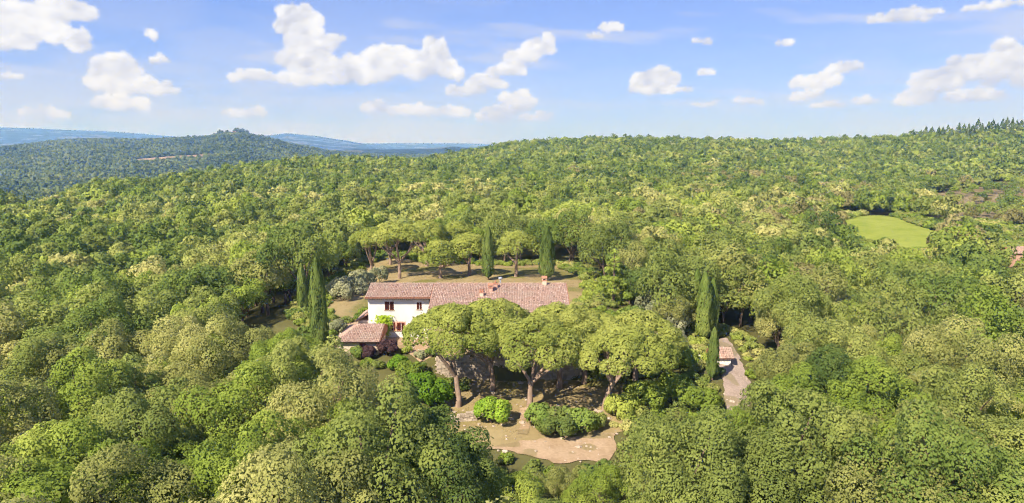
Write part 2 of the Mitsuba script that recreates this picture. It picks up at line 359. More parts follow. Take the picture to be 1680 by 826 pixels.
CLEAR = [Z_TERRACE.buffer(4.5), Z_ROAD.buffer(3.0), Z_DRIVE.buffer(2.0), Z_BACK.buffer(3.5), Z_FRONT.buffer(3), Z_MEADOW.buffer(9), zone([(1362, 362), (1440, 380), (1560, 398), (1552, 480), (1368, 480)]), zone([(1535, 378), (1590, 396), (1590, 445), (1530, 450)]), sbox(-27, 90, 12, 128), sbox(8, 95, 21, 140), Z_BACK.buffer(3), sbox(-42, 93, -29, 122), Point(*P(1675, 440, 185)[:2]).buffer(9), Polygon([P(a, 430, b)[:2] for a, b in [(1640, 150), (1640, 200), (1720, 200), (1720, 150)]])]

# ------------------------------------------------------------------ plants
def cards(rng, pos, nrm, size, jitter=0.6, up=0.15, stretch=1.3):
    n = len(pos)
    nn = nrm + rng.normal(0, jitter, (n, 3)) + [0, 0, up]
    nn /= np.linalg.norm(nn, axis=1, keepdims=True) + 1e-9
    t = np.cross(nn, rng.normal(size=(n, 3)))
    t /= np.linalg.norm(t, axis=1, keepdims=True) + 1e-9
    b = np.cross(nn, t)
    s = size * rng.uniform(.6, 1.35, n) / 2
    a = s * rng.uniform(.8, stretch, n)
    c = s * rng.uniform(.6, 1.0, n)
    k = rng.uniform(.65, 1.2, (4, n))
    q = [pos + (su * a * k[i])[:, None] * t + (sv * c * k[i])[:, None] * b + (fold * s)[:, None] * nn for i, (su, sv, fold) in
         enumerate([(1, .15, rng.uniform(-.3, .1, n)), (0, 1, rng.uniform(-.1, .3, n)), (-1, -.1, rng.uniform(-.3, .1, n)), (-.1, -1, rng.uniform(-.1, .3, n))])]
    v = np.stack(q, 1).reshape(-1, 3)
    f = (np.arange(n) * 4)[:, None] + np.array([[0, 1, 2, 0, 2, 3]])
    uv = np.repeat(np.stack([rng.random(n), rng.random(n)], 1), 4, 0)
    sn = 1.0 * nrm + 0.36 * nn + [0, 0, .2]           # a tuft of leaves shades as the rounded spray that it is, not as one flat face
    sn /= np.linalg.norm(sn, axis=1, keepdims=True) + 1e-9
    f = f.reshape(-1, 2, 3)
    gn = np.cross(q[1] - q[0], q[2] - q[0])
    back = (gn * sn).sum(1) < 0
    f[back] = f[back][:, :, ::-1]
    return v, f.reshape(-1, 3), uv, np.repeat(sn, 4, 0)


def sph(rng, n):
    d = rng.normal(size=(n, 3))
    return d / np.linalg.norm(d, axis=1, keepdims=True)


def lobed(rng, lobes, n, size, centre, low=-.35, jitter=.48, inner=.08, flat=1.0):
    c, r = np.array([l[:3] for l in lobes]), np.array([l[3] for l in lobes])
    pos, nrm = [], []
    while sum(map(len, pos)) < n:
        k = rng.choice(len(r), n, p=r ** 2 / (r ** 2).sum())
        d = sph(rng, n)
        out = c[k] - centre
        out /= np.linalg.norm(out, axis=1, keepdims=True) + 1e-6
        ok = ((d * out).sum(1) > -.25) & (d[:, 2] > low - .3 * rng.random(n))
        rr = np.where(rng.random(n) < inner, rng.uniform(.3, .8, n), rng.uniform(.82, 1.08, n) + .25 * (rng.random(n) < .07) * rng.random(n))
        p = c[k] + d * (r[k] * rr)[:, None] * [1, 1, flat]
        for i in range(0, len(r), 1):               # leaves buried inside another lobe are not needed
            ok &= (i == k) | (((p - c[i]) / [1, 1, flat] ** np.ones(3)) ** 2).sum(1).__gt__((.72 * r[i]) ** 2)
        pos.append(p[ok]); nrm.append(d[ok])
    pos, nrm = np.vstack(pos)[:n], np.vstack(nrm)[:n]
    return cards(rng, pos, nrm, size, jitter)


def tube(points, radii, sides=6):
    p = np.asarray(points, float)
    t = np.gradient(p, axis=0)
    t /= np.linalg.norm(t, axis=1, keepdims=True)
    a = np.cross(t, [0.31, 0.95, 0.05])
    a /= np.linalg.norm(a, axis=1, keepdims=True)
    b = np.cross(t, a)
    g = np.arange(sides) * 2 * np.pi / sides
    v = p[:, None] + np.asarray(radii)[:, None, None] * (np.cos(g)[None, :, None] * a[:, None] + np.sin(g)[None, :, None] * b[:, None])
    i, j = np.meshgrid(np.arange(len(p) - 1), np.arange(sides), indexing='ij')
    q = np.stack([i * sides + j, i * sides + (j + 1) % sides, (i + 1) * sides + (j + 1) % sides, (i + 1) * sides + j], -1).reshape(-1, 4)
    return v.reshape(-1, 3), np.vstack([q[:, [0, 1, 2]], q[:, [0, 2, 3]]])


def join(parts):
    v, f, n = [], [], 0
    for p in parts:
        v.append(p[0]); f.append(p[1] + n); n += len(p[0])
    return np.vstack(v), np.vstack(f)


def crown_ply(c, mat):
    return {'type': 'ply', 'filename': meshkit.write_ply((c[0], c[1]), uv=c[2], normals=c[3]), 'face_normals': False, 'bsdf': {'type': 'ref', 'id': mat}}


def broadleaf(seed, n, size, nl=30, trunk=True, low=-.4, kind=0):
    rng = np.random.default_rng(seed)
    R, H = rng.uniform(3.8, 4.8), rng.uniform(2.9, 3.9)
    cz = 8.6 - H
    lobes = [(0, 0, cz - .4, R * .56)]
    for k in range(nl):
        a, e = rng.uniform(0, 2 * np.pi), math.asin(rng.uniform(-.35, 1.0))
        q = rng.uniform(.60, 1.0)
        lobes.append((R * q * math.cos(a) * math.cos(e), R * q * math.sin(a) * math.cos(e), cz + H * q * math.sin(e), rng.uniform(.75, 1.55)))
    if kind == 2:                                    # several stems, each with a head of its own
        lobes = []
        for c_ in range(4):
            a = c_ * 1.57 + rng.uniform(-.5, .5)
            hx, hy, hz, hr = 2.3 * math.cos(a), 2.3 * math.sin(a), rng.uniform(4.2, 6.6), rng.uniform(1.7, 2.4)
            lobes.append((hx, hy, hz, hr * .75))
            for k in range(9):
                d_ = sph(rng, 1)[0]
                lobes.append((hx + hr * .8 * d_[0], hy + hr * .8 * d_[1], hz + hr * .8 * d_[2], rng.uniform(.7, 1.15)))
    elif kind == 1:                                  # lopsided, with a leader on one side
        a = rng.uniform(0, 6.28)
        lobes += [(1.8 * math.cos(a) + rng.normal(0, .6), 1.8 * math.sin(a) + rng.normal(0, .6), cz + H + rng.uniform(-.9, .9), rng.uniform(.8, 1.3)) for k in range(6)]
    nl = len(lobes) - 1
    cr = lobed(rng, lobes, n, size, np.array([0, 0, cz - 1.0]), low=low)
    if not trunk:
        return cr, None
    parts = [tube([(0, 0, -1), (0.1, 0, 1.2), (rng.normal(0, .2), rng.normal(0, .2), 2.8), (rng.normal(0, .3), rng.normal(0, .3), cz + .5)], [.26, .2, .16, .08])]
    for k in range(5):
        l = lobes[1 + rng.integers(nl)]
        parts.append(tube([(0, 0, 2.2), (l[0] * .5, l[1] * .5, 2.2 + (l[2] - 2.2) * .6), (l[0], l[1], l[2])], [.11, .08, .03], 5))
    return cr, join(parts)


def M(x, y, z, rz=0.0, s=1.0, sz=None, tilt=None):
    m = T().translate([x, y, z]).rotate([0, 0, 1], rz)
    return m.scale([s, s, sz if sz else s])


LEAVES = ['leaf_mid', 'leaf_olive', 'leaf_straw', 'leaf_lime', 'leaf_dark', 'leaf_rust']
LOOK = {'leaf_mid': 'mid green', 'leaf_olive': 'olive green', 'leaf_straw': 'straw-tinted', 'leaf_lime': 'yellow-green', 'leaf_dark': 'dark green', 'leaf_rust': 'brownish'}
SHARE = {'near': [.30, .27, .17, .16, .10]}
groups = {}


def shape_group(key, parts):
    scene[key] = {'type': 'shapegroup', **parts}


NV = {0: 3, 1: 3, 2: 3, 3: 3, 4: 3}
SPEC = {0: (15000, .185), 1: (4200, .32), 2: (1700, .52), 3: (700, .80), 4: (230, 1.3)}
for lod in range(5):
    for li, leaf in enumerate(LEAVES):
        for v in range(NV[lod]):
            cr, tr = broadleaf(100 + lod * 50 + li * 7 + v, *SPEC[lod], trunk=lod < 2, low=-.5 if lod < 2 else -.1, kind=v)
            parts = {'crown': crown_ply(cr, leaf)}
            if tr is not None:
                parts['trunk'] = mikit.ply(tr, 'bark', smooth=True)
            shape_group(f'broadleaf_shape_{lod}_{li}_{v}', parts)

rng = np.random.default_rng(77)


def scatter(r0, r1, sp, az0, az1):
    """A jittered triangular lattice of places between two distances."""
    nx = int(2 * r1 / sp) + 2
    gx, gy = np.meshgrid(np.arange(-nx // 2, nx // 2 + 1), np.arange(-int(r1 / (sp * .866)) - 1, int(r1 / (sp * .866)) + 2))
    x = (gx + .5 * (gy % 2)) * sp + rng.uniform(-.36, .36, gx.shape) * sp
    y = gy * sp * .866 + rng.uniform(-.36, .36, gx.shape) * sp
    x, y = x.ravel(), y.ravel()
    d, a = np.hypot(x, y), np.degrees(np.arctan2(x, y))
    k = (d >= r0) & (d < r1) & (a > az0) & (a < az1)
    return x[k], y[k]


def near_limit(px, y):
    """The highest picture line that the crowns in front of the garden reach (the wood stands lower there)."""
    return np.interp(px, [430, 500, 560, 640, 668, 735, 750, 800, 860, 880, 1000, 1022, 1060, 1110, 1180, 1200, 1245, 1262, 1285], [0, 560, 578, 606, 712, 730, 732, 712, 745, 766, 766, 712, 694, 682, 676, 674, 668, 632, 0])


Z_FIELD = Polygon([P(a, 320, b)[:2] for a, b in [(25, 372), (28, 425), (118, 425), (122, 385), (70, 368)]])
drape('pale_field', noisy(Z_FIELD, 2, 6), 'dirt', .5, 4.0, 'pale stubble field at the valley edge far left')
CLEAR += [Z_FIELD.buffer(3), Polygon([P(a, 320, b)[:2] for a, b in [(15, 300), (15, 400), (128, 400), (130, 320)]])]
BARE = [zone([(1395, 362), (1545, 430), (1545, 470), (1390, 440)])]
SCRUB = zone([(1500, 330), (1680, 285), (1740, 300), (1740, 430), (1620, 440), (1540, 420), (1560, 380)])
drape('rocky_scrub', noisy(SCRUB, 4, 6), 'scrub_soil', .15, 6.0, 'stony reddish scrub slope beyond the meadow')
tree_list, forest_n = [], 0
for z in CLEAR:
    shapely.prepare(z)


def keep(x, y):
    k = np.ones(len(x), bool)
    pts = shapely.points(x, y)
    for z in CLEAR:
        k &= ~shapely.contains(z, pts)
    return k


_az = np.radians(np.arange(-46, 46, .25))
_DD = np.concatenate([np.arange(60, 1000, 15.0), np.arange(1000, 3200, 25.0)])
_gx, _gy = np.sin(_az)[:, None] * _DD, np.cos(_az)[:, None] * _DD
_el = (ground_z(_gx.ravel(), _gy.ravel()).reshape(_gx.shape) + 7 * (_DD < 1000) - 30) / _DD
_run = np.maximum.accumulate(_el, 1)
n_forest, n_tri = 0, 0
for lod, (r0, r1, sp, s0, s1) in enumerate([(22, 112, 6.7, .80, 1.50), (112, 175, 6.8, .80, 1.50), (175, 270, 7.0, .82, 1.52), (270, 520, 7.8, 1.0, 1.65), (520, 1180, 9.6, 1.1, 1.85)]):
    x, y = scatter(r0, r1, sp, -44, 44)
    if lod == 0:
        xo, yo = scatter(22, 140, 6.8, -180, 180)
        ao = np.abs(np.degrees(np.arctan2(xo, yo)))
        o = ao > 44
        x, y = np.concatenate([x, xo[o]]), np.concatenate([y, yo[o]])
    k = keep(x, y)
    x, y = x[k], y[k]
    D, az = np.hypot(x, y), np.degrees(np.arctan2(x, y))
    k = D < np.interp(az, AZE, EDGE) + 190
    x, y, D, az = x[k], y[k], D[k], az[k]
    z = ground_z(x, y)
    if lod >= 2:                                     # trees sunk behind a ridge are left out
        ia, idd = np.clip(((az + 46) / .25).astype(int), 0, len(_az) - 1), np.clip(np.searchsorted(_DD, D - 30) - 1, 0, len(_DD) - 1)
        k = (z + 13 - 30) / D > _run[ia, idd] - .002
        x, y, z, D, az = x[k], y[k], z[k], D[k], az[k]
    n_tri += len(x) * SPEC[lod][0] * 2
    print('ring', lod, len(x), n_tri)
    s = rng.uniform(s0, s1, len(x))
    px, py = pix(x, y, z + 8.6 * s)
    inview = (np.abs(az) < 44)
    patch = meshkit.fbm(np.stack([x / 38, y / 38, 0 * x], -1), 3, 12)
    scrub = shapely.contains(SCRUB, shapely.points(x, y))
    for i in range(len(x)):
        si = s[i]
        if scrub[i]:
            if rng.random() < .62:
                continue
            si *= rng.uniform(.32, .6)
        if lod == 0 and inview[i] and y[i] < 100 and 430 < px[i] < 1290:
            lim = max(near_limit(px[i] + q, y[i]) - (0 if abs(q) < 50 else 16) for q in (-80, -45, -20, 0, 20, 45, 80))
            need = P(px[i], lim, y[i])[2] - z[i]
            if need < 8.6 * si:
                si = need / 8.6
                if si < .42:
                    continue
        u = rng.random() * .62 + .38 * np.clip((patch[i] - .25) * 2, 0, 1)
        w = np.array([.20, .27, .24, .22, .07]) if D[i] < 125 else np.array([.30, .28, .10, .20, .12])
        if D[i] > 380:
            w = np.array([.50, .16, .01, .08, .25])
        li = int(np.searchsorted(np.cumsum(w / w.sum()), min(u, .999)))
        if rng.random() < .35:
            li = int(rng.choice(5, p=w / w.sum()))
        if x[i] > 40 and 110 < y[i] < 480 and patch[i] > .52 and rng.random() < (.30 if x[i] > 90 else .14):
            li = 5
        if lod >= 3:
            z[i] -= max(0.0, si - 1) * 6.0               # the largest crowns there fill hollows
        named = lod == 0 and inview[i] and y[i] > 0 and -120 < px[i] < 1800 and pix(x[i], y[i], z[i] + 9 * si)[1] < 900
        g = f'broadleaf_shape_{lod if named or lod else 1 if inview[i] else 3}_{li}_{rng.integers(3)}'
        m = M(x[i], y[i], z[i] - .2, rng.uniform(0, 360), si, si * rng.uniform(.88, 1.15))
        if named:
            tree_list.append((px[i], float(pix(x[i], y[i], z[i] + 6 * si)[1]), D[i], li, si, g, m))
        else:
            n_forest += 1
            scene[f'forest__{n_forest:05d}'] = {'type': 'instance', 'g': {'type': 'ref', 'id': g}, 'to_world': m}
labels['forest'] = {'label': 'mixed broadleaf woodland covering the slopes behind the villa', 'category': 'woodland', 'kind': 'stuff'}
print('near trees', len(tree_list), 'forest', n_forest)
ORD = ['nearest', 'second nearest', 'third nearest', 'fourth nearest', 'fifth nearest', 'sixth nearest', 'seventh nearest', 'eighth nearest', 'ninth nearest', 'tenth nearest', 'eleventh nearest', 'twelfth nearest', 'thirteenth nearest', 'fourteenth nearest', 'fifteenth nearest', 'sixteenth nearest']
AREA = [(250, 'at the far left of the wood'), (500, 'in the wood left of the tall cypress'), (745, 'in the wood below the outbuilding'), (1010, 'in front of the dirt road'), (1190, 'between umbrella pines and gravel drive'), (1420, 'in the wood right of the gravel drive'), (9999, 'at the far right of the wood')]
rank = {}
for i, (px, py, D, li, s, g, m) in enumerate(sorted(tree_list, key=lambda t: t[2])):
    key = 'broadleaf_tree' + (f'_{i:03d}' if i else '')
    scene[key] = {'type': 'instance', 'g': {'type': 'ref', 'id': g}, 'to_world': m}
    size = 'small' if s < .82 else 'large' if s > 1.08 else 'mid-sized'
    cell = (size, li, next(q for q, (a, _) in enumerate(AREA) if px < a))
    rank[cell] = rank.get(cell, -1) + 1
    labels[key] = {'label': f'{size} {LOOK[LEAVES[li]]} broadleaf tree {AREA[cell[2]][1]}, {ORD[min(rank[cell], 15)]} such', 'category': 'tree', 'group': 'broadleaf trees of the near wood'}
# ------------------------------------------------------------------ far woods on the opposite hill
def blob(seed, n=26):
    r_ = np.random.default_rng(seed)
    lobes = [(r_.normal(0, 1.6), r_.normal(0, 1.6), 5 + r_.uniform(-1, 1.4), r_.uniform(2.2, 3.2)) for _ in range(6)]
    return lobed(r_, lobes, n, 4.2, np.array([0, 0, 3.5]), low=0.0, jitter=.35)


for li in range(3):
    shape_group(f'distant_shape_{li}', {'crown': crown_ply(blob(900 + li), ['leaf_far', 'leaf_far_dark', 'leaf_far'][li])})
FARTRACK = Polygon([G(a, b, 900, 3400) for a, b in [(212, 264), (240, 261), (290, 257), (345, 253), (347, 257), (296, 262), (240, 267)]])
FARFIELD = Polygon([G(a, b, 900, 3400) for a, b in [(20, 262), (70, 258), (120, 257), (90, 263), (40, 266)]])
drape('distant_track', noisy(FARTRACK, 5, 20), 'dirt', 1.5, 20.0, 'pale track crossing the distant hillside')
for z in (FARTRACK, FARFIELD):
    shapely.prepare(z)
x, y = scatter(700, 3150, 13, -41, 8)
D, az = np.hypot(x, y), np.degrees(np.arctan2(x, y))
k = D > np.interp(az, AZE, EDGE) + 120
x, y, D, az = x[k], y[k], D[k], az[k]
z = ground_z(x, y)
ia, idd = np.clip(((az + 46) / .25).astype(int), 0, len(_az) - 1), np.clip(np.searchsorted(_DD, D - 40) - 1, 0, len(_DD) - 1)
pts = shapely.points(x, y)
k = ((z + 14 - 30) / D > _run[ia, idd] - .0012) & ~shapely.contains(FARTRACK.buffer(9), pts)
x, y, z, D = x[k], y[k], z[k], D[k]
tone = meshkit.fbm(np.stack([x / 130, y / 130, 0 * x], -1), 3, 61)
for i in range(len(x)):
    li = 1 if tone[i] + rng.normal(0, .08) > .54 else rng.choice([0, 2])
    s = rng.uniform(.75, 1.4)
    scene[f'hillside_woods__{i + 1:05d}'] = {'type': 'instance', 'g': {'type': 'ref', 'id': f'distant_shape_{li}'}, 'to_world': M(x[i], y[i], z[i] - 1, rng.uniform(0, 360), s, s * rng.uniform(.8, 1.2))}
labels['hillside_woods'] = {'label': 'blue-green woods covering the distant hill', 'category': 'woodland', 'kind': 'stuff'}
print('hill trees', len(x))


# ------------------------------------------------------------------ helpers for built things
def bx(x0, x1, y0, y1, z0, z1):
    m = trimesh.creation.box([x1 - x0, y1 - y0, z1 - z0])
    m.apply_translation([(x0 + x1) / 2, (y0 + y1) / 2, (z0 + z1) / 2])
    return np.array(m.vertices), np.array(m.faces)


counts = {}


def name(k):
    counts[k] = counts.get(k, -1) + 1
    return k if counts[k] == 0 else f'{k}_{counts[k]:03d}'


def put(key, mesh, mat, smooth=False, uv=None):
    key = name(key)
    scene[key] = mikit.ply(mesh, mat, smooth=smooth, uv=uv)
    return key


def thing(k, label, cat, group=None):
    k = name(k)
    labels[k] = {'label': label, 'category': cat, **({'group': group} if group else {})}
    return k


def tiles(O, a, d, poly, seed, w=.25, l=.42):
    """Barrel tiles on the roof plane through O; a runs along the ridge, d down the slope; poly is the plane's outline in (along, down) metres."""
    r_ = np.random.default_rng(seed)
    O, a, d = (np.asarray(q, float) for q in (O, a, d))
    n = np.cross(a, d)
    n = n / np.linalg.norm(n) * (1 if n[2] > 0 or np.cross(a, d)[2] > 0 else -1)
    x0, y0, x1, y1 = poly.bounds
    u, v = np.meshgrid(np.arange(x0 + w / 2, x1, w), np.arange(y0, y1 - l * .5, l))
    u, v = u.ravel(), v.ravel()
    k = shapely.contains(poly.buffer(.02), shapely.points(u, v + l / 2))
    u, v = u[k] + r_.normal(0, .012, k.sum()), v[k] + r_.normal(0, .02, k.sum())
    ang = np.linspace(0, np.pi, 5)
    cu, ch = np.cos(ang) * w * .52, np.sin(ang) * .085
    lift = r_.uniform(0, .03, len(u))
    V = []
    for end, (dv, up) in enumerate([(0, .01), (l * 1.08, .045)]):
        for q in range(5):
            V.append(O + (u + cu[q])[:, None] * a + (v + dv)[:, None] * d + (ch[q] + up + lift)[:, None] * n)
    V = np.stack(V, 1).reshape(-1, 3)
    f = np.array([[q, q + 1, q + 6, q, q + 6, q + 5] for q in range(4)]).reshape(-1, 3)
    F = ((np.arange(len(u)) * 10)[:, None, None] + f).reshape(-1, 3)
    nz = np.cross(V[F[0, 1]] - V[F[0, 0]], V[F[0, 2]] - V[F[0, 0]]) @ n
    if nz < 0:
        F = F[:, ::-1]
    uv = np.repeat(np.stack([r_.random(len(u)), r_.random(len(u))], 1), 10, 0)
    return V, F, uv


def tile_part(key, *a, **k):
    V, F, uv = tiles(*a, **k)
    key = put(key, (V, F), 'roof_tile', False, uv)
    labels[key] = {'label': 'weathered terracotta barrel tiles', 'kind': 'stuff'}
    return key


def prism(profile, x0, x1):                          # a (y, z) outline extruded along x
    m = trimesh.creation.extrude_polygon(Polygon(profile), x1 - x0, engine='earcut')
    v = np.array(m.vertices)
    return np.column_stack([v[:, 2] + x0, v[:, 0], v[:, 1]]), np.array(m.faces)[:, ::-1] if False else np.array(m.faces)


def cut(solid, holes):
    import manifold3d as mf
    def man(vf):
        return mf.Manifold(mf.Mesh(np.asarray(vf[0], np.float32), np.asarray(vf[1], np.uint32)))
    s = man(solid)
    for h in holes:
        s = s - man(h)
    return s


# ------------------------------------------------------------------ the villa
SL = .26
RY, RZ = 104.0, 8.42
dn = np.array([0, -1, -SL]) / math.hypot(1, SL)
up_ = np.array([0, 1, -SL]) / math.hypot(1, SL)
K = math.hypot(1, SL)
villa = thing('villa', 'long tuscan villa with white end wall and pinkish terracotta tile roof behind the umbrella pines', 'house')
LX0, LX1, WX0, WX1, WFY = -21.6, -12.2, -11.9, 8.2, 94.0


def zr(y): return RZ - SL * abs(y - RY)


def window(x, z, w, h, y, shutter, label=None, closed=True, nm='window'):
    k = name(f'{villa}__{nm}')
    if label:
        labels[k] = {'label': label}
    put(f'{k}__pane', bx(x - w / 2, x + w / 2, y + .16, y + .19, z, z + h), 'pane_glass')
    put(f'{k}__frame', join([bx(x - w / 2, x + w / 2, y + .10, y + .155, z, z + .07), bx(x - w / 2, x + w / 2, y + .10, y + .155, z + h - .07, z + h),
                             bx(x - w / 2, x - w / 2 + .07, y + .10, y + .155, z + .07, z + h - .07), bx(x + w / 2 - .07, x + w / 2, y + .10, y + .155, z + .07, z + h - .07),
                             bx(x - .05, x + .05, y + .10, y + .155, z + .07, z + h - .07)]), 'white_paint')
    put(f'{k}__sill', bx(x - w / 2 - .1, x + w / 2 + .1, y - .10, y + .08, z - .09, z - .003), 'stone')
    if shutter:
        sw = w / 2 - .09
        for sg in (-1, 1):
            cx = x + sg * (w / 2 - sw / 2 - .01)
            sl = [bx(cx - sw / 2, cx + sw / 2, y - .02, y + .03, z + .01, z + .1), bx(cx - sw / 2, cx + sw / 2, y - .02, y + .03, z + h - .1, z + h - .01),
                  bx(cx - sw / 2, cx - sw / 2 + .07, y - .02, y + .03, z + .1, z + h - .1), bx(cx + sw / 2 - .07, cx + sw / 2, y - .02, y + .03, z + .1, z + h - .1)]
            for q in np.arange(z + .13, z + h - .12, .085):
                v, f = bx(cx - sw / 2 + .07, cx + sw / 2 - .07, -.004, .004, -.04, .04)
                ca, sa = math.cos(.6), math.sin(.6)
                v = np.column_stack([v[:, 0], v[:, 1] * ca - v[:, 2] * sa + y + .01, v[:, 1] * sa + v[:, 2] * ca + q])
                sl.append((v, f))
            put(f'{k}__shutter', join(sl), shutter)
    return bx(x - w / 2, x + w / 2, y - 1, y + .45, z, z + h)


W1, W2, W3 = P(639, 509, 100), P(688, 508, 100), P(653, 543, 100)
h1 = window(W1[0], W1[2], 1.35, 1.3, 100, 'shutter_paint', 'upper window with brown shutters')
h2 = window(W2[0], W2[2], .75, 1.1, 100, 'shutter_paint', 'narrow upper window with brown shutters')
h3 = window(W3[0] + .45, W3[2], 1.15, 1.25, 100, 'door_paint', 'lower window with red shutters in the pink panel')
h4 = window(W3[0] - .72, W3[2], .6, 1.25, 100, 'door_paint', 'slim lower window with red shutters')
wallL = cut(prism([(100, -.6), (108, -.6), (108, zr(108) - .12), (104, RZ - .12), (100, zr(100) - .12)], LX0, LX1), [h1, h2, h3, h4])
put(f'{villa}__white_wall', wallL, 'plaster')
put(f'{villa}__pink_panel', cut(bx(W3[0] - 1.15, W3[0] + 1.2, 99.975, 100.02, W3[2] - .12, W3[2] + 1.45), [h3, h4]), 'pink_plaster')
holes = [bx(xx - .5, xx + .5, WFY - 1, WFY + .45, zz, zz + 1.3) for xx in (-9.6, -6.4, -3.0, .6, 3.6, 6.4) for zz in (1.4, 3.9)]
for xx in (-9.6, -6.4, -3.0, .6, 3.6, 6.4):
    for zz in (1.4, 3.9):
        window(xx, zz, 1.0, 1.3, WFY, 'shutter_paint')
holes.append(bx(-5.3, -4.1, WFY - 1, WFY + .4, .5, 2.7))
put(f'{villa}__door', bx(-5.3, -4.1, WFY + .15, WFY + .21, .5, 2.7), 'door_paint')
wallW = cut(prism([(WFY, -.6), (108.0, -.6), (108.0, zr(108) - .13), (104, RZ - .13), (WFY, zr(WFY) - .13)], WX0, WX1), holes)
put(f'{villa}__stone_wall', wallW, 'stone')


def slab(key, x0, x1, y0, y1):
    pr = [(y0, zr(y0)), (RY, RZ), (y1, zr(y1)), (y1, zr(y1) - .11), (RY, RZ - .11), (y0, zr(y0) - .11)]
    return put(key, prism(pr, x0, x1), 'terracotta')


rl = slab(f'{villa}__roof', LX0 - .35, WX0 - .22, 99.4, 108.5)
tile_part(f'{rl}__tiles', (LX0 - .35, RY, RZ), (1, 0, 0), dn, sbox(0, 0, WX0 - .2 - LX0 + .35, 4.6 * K), 1)
tile_part(f'{rl}__tiles', (LX0 - .35, RY, RZ), (1, 0, 0), up_, sbox(0, 0, WX0 - .2 - LX0 + .35, 4.5 * K), 2)
rw = slab(f'{villa}__roof', WX0 - .2, WX1 + .3, WFY - .5, 108.45)
tile_part(f'{rw}__tiles', (WX0 - .2, RY, RZ), (1, 0, 0), dn, sbox(0, 0, WX1 - WX0 + .5, (RY - WFY + .5) * K), 3)
tile_part(f'{rw}__tiles', (WX0 - .2, RY, RZ), (1, 0, 0), up_, sbox(0, 0, WX1 - WX0 + .5, 4.4 * K), 4)
r_ = np.random.default_rng(8)
V, F, uv = tiles((LX0 - .35, RY + .14, RZ + .08), (0, -1, 0), (1, 0, 0), sbox(0, 0, .28, WX1 - LX0 + .6), 9, w=.28, l=.4)
labels[put(f'{villa}__ridge_tiles', (V, F), 'roof_tile', False, uv)] = {'label': 'row of ridge tiles', 'kind': 'stuff'}
put(f'{villa}__gutter', bx(LX0 - .3, LX1, 99.24, 99.38, zr(99.4) - .17, zr(99.4) - .02), 'gutter_metal')
put(f'{villa}__gutter', bx(WX0 - .1, WX1 + .2, WFY - .66, WFY - .52, zr(WFY - .5) - .17, zr(WFY - .5) - .02), 'gutter_metal')
put(f'{villa}__drainpipe', tube([(LX1 - .2, 99.93, zr(99.4) - .1), (LX1 - .2, 99.93, .8)], [.05, .05]), 'gutter_metal', True)


def chimney(x, y, w, h, mat, pots, label):
    z0 = zr(y) - .2
    k = name(f'{villa}__chimney')
    labels[k] = {'label': label}
    put(f'{k}__shaft', bx(x - w / 2, x + w / 2, y - w / 2, y + w / 2, z0, z0 + h), mat)
    put(f'{k}__cornice', bx(x - w / 2 - .08, x + w / 2 + .08, y - w / 2 - .08, y + w / 2 + .08, z0 + h, z0 + h + .1), 'terracotta')
    for q in range(pots):
        xx = x + (q - (pots - 1) / 2) * .32
        put(f'{k}__pot', tube([(xx, y, z0 + h + .1), (xx, y, z0 + h + .5)], [.13, .1], 8), 'terracotta', True)
    if pots == 0:
        for sx in (-1, 1):
            for sy in (-1, 1):
                put(f'{k}__pier', bx(x + sx * (w / 2 - .06) - .06, x + sx * (w / 2 - .06) + .06, y + sy * (w / 2 - .06) - .06, y + sy * (w / 2 - .06) + .06, z0 + h + .1, z0 + h + .42), mat)
        put(f'{k}__cap', prism([(y - w / 2 - .15, z0 + h + .42), (y + w / 2 + .15, z0 + h + .42), (y, z0 + h + .72)], x - w / 2 - .1, x + w / 2 + .1), 'terracotta')


chimney(P(805, 480, 101.5)[0], 101.5, .6, .8, 'pink_plaster', 0, 'terracotta chimney on the front slope')
chimney(P(790, 486, 100)[0], 100.0, .55, .8, 'pale_plaster', 2, 'small chimney with two clay pots')
chimney(P(813, 475, 102.6)[0], 102.6, .6, .9, 'pink_plaster', 1, 'pink chimney with one clay pot')
chimney(P(893, 465, 103.6)[0], 103.6, .65, .95, 'pale_plaster', 0, 'pale chimney at the east ridge')
fx = P(821, 462, 104)[0]
k = name(f'{villa}__flue')
labels[k] = {'label': 'grey metal flue with cowl on the ridge'}
put(f'{k}__pipe', tube([(fx, 104, RZ - .2), (fx, 104, RZ + .75)], [.12, .12], 10), 'grey_metal', True)
put(f'{k}__cowl', tube([(fx, 104, RZ + .7), (fx, 104, RZ + .85), (fx, 104, RZ + 1.05), (fx, 104, RZ + 1.12)], [.18, .33, .3, .05], 10), 'grey_metal', True)

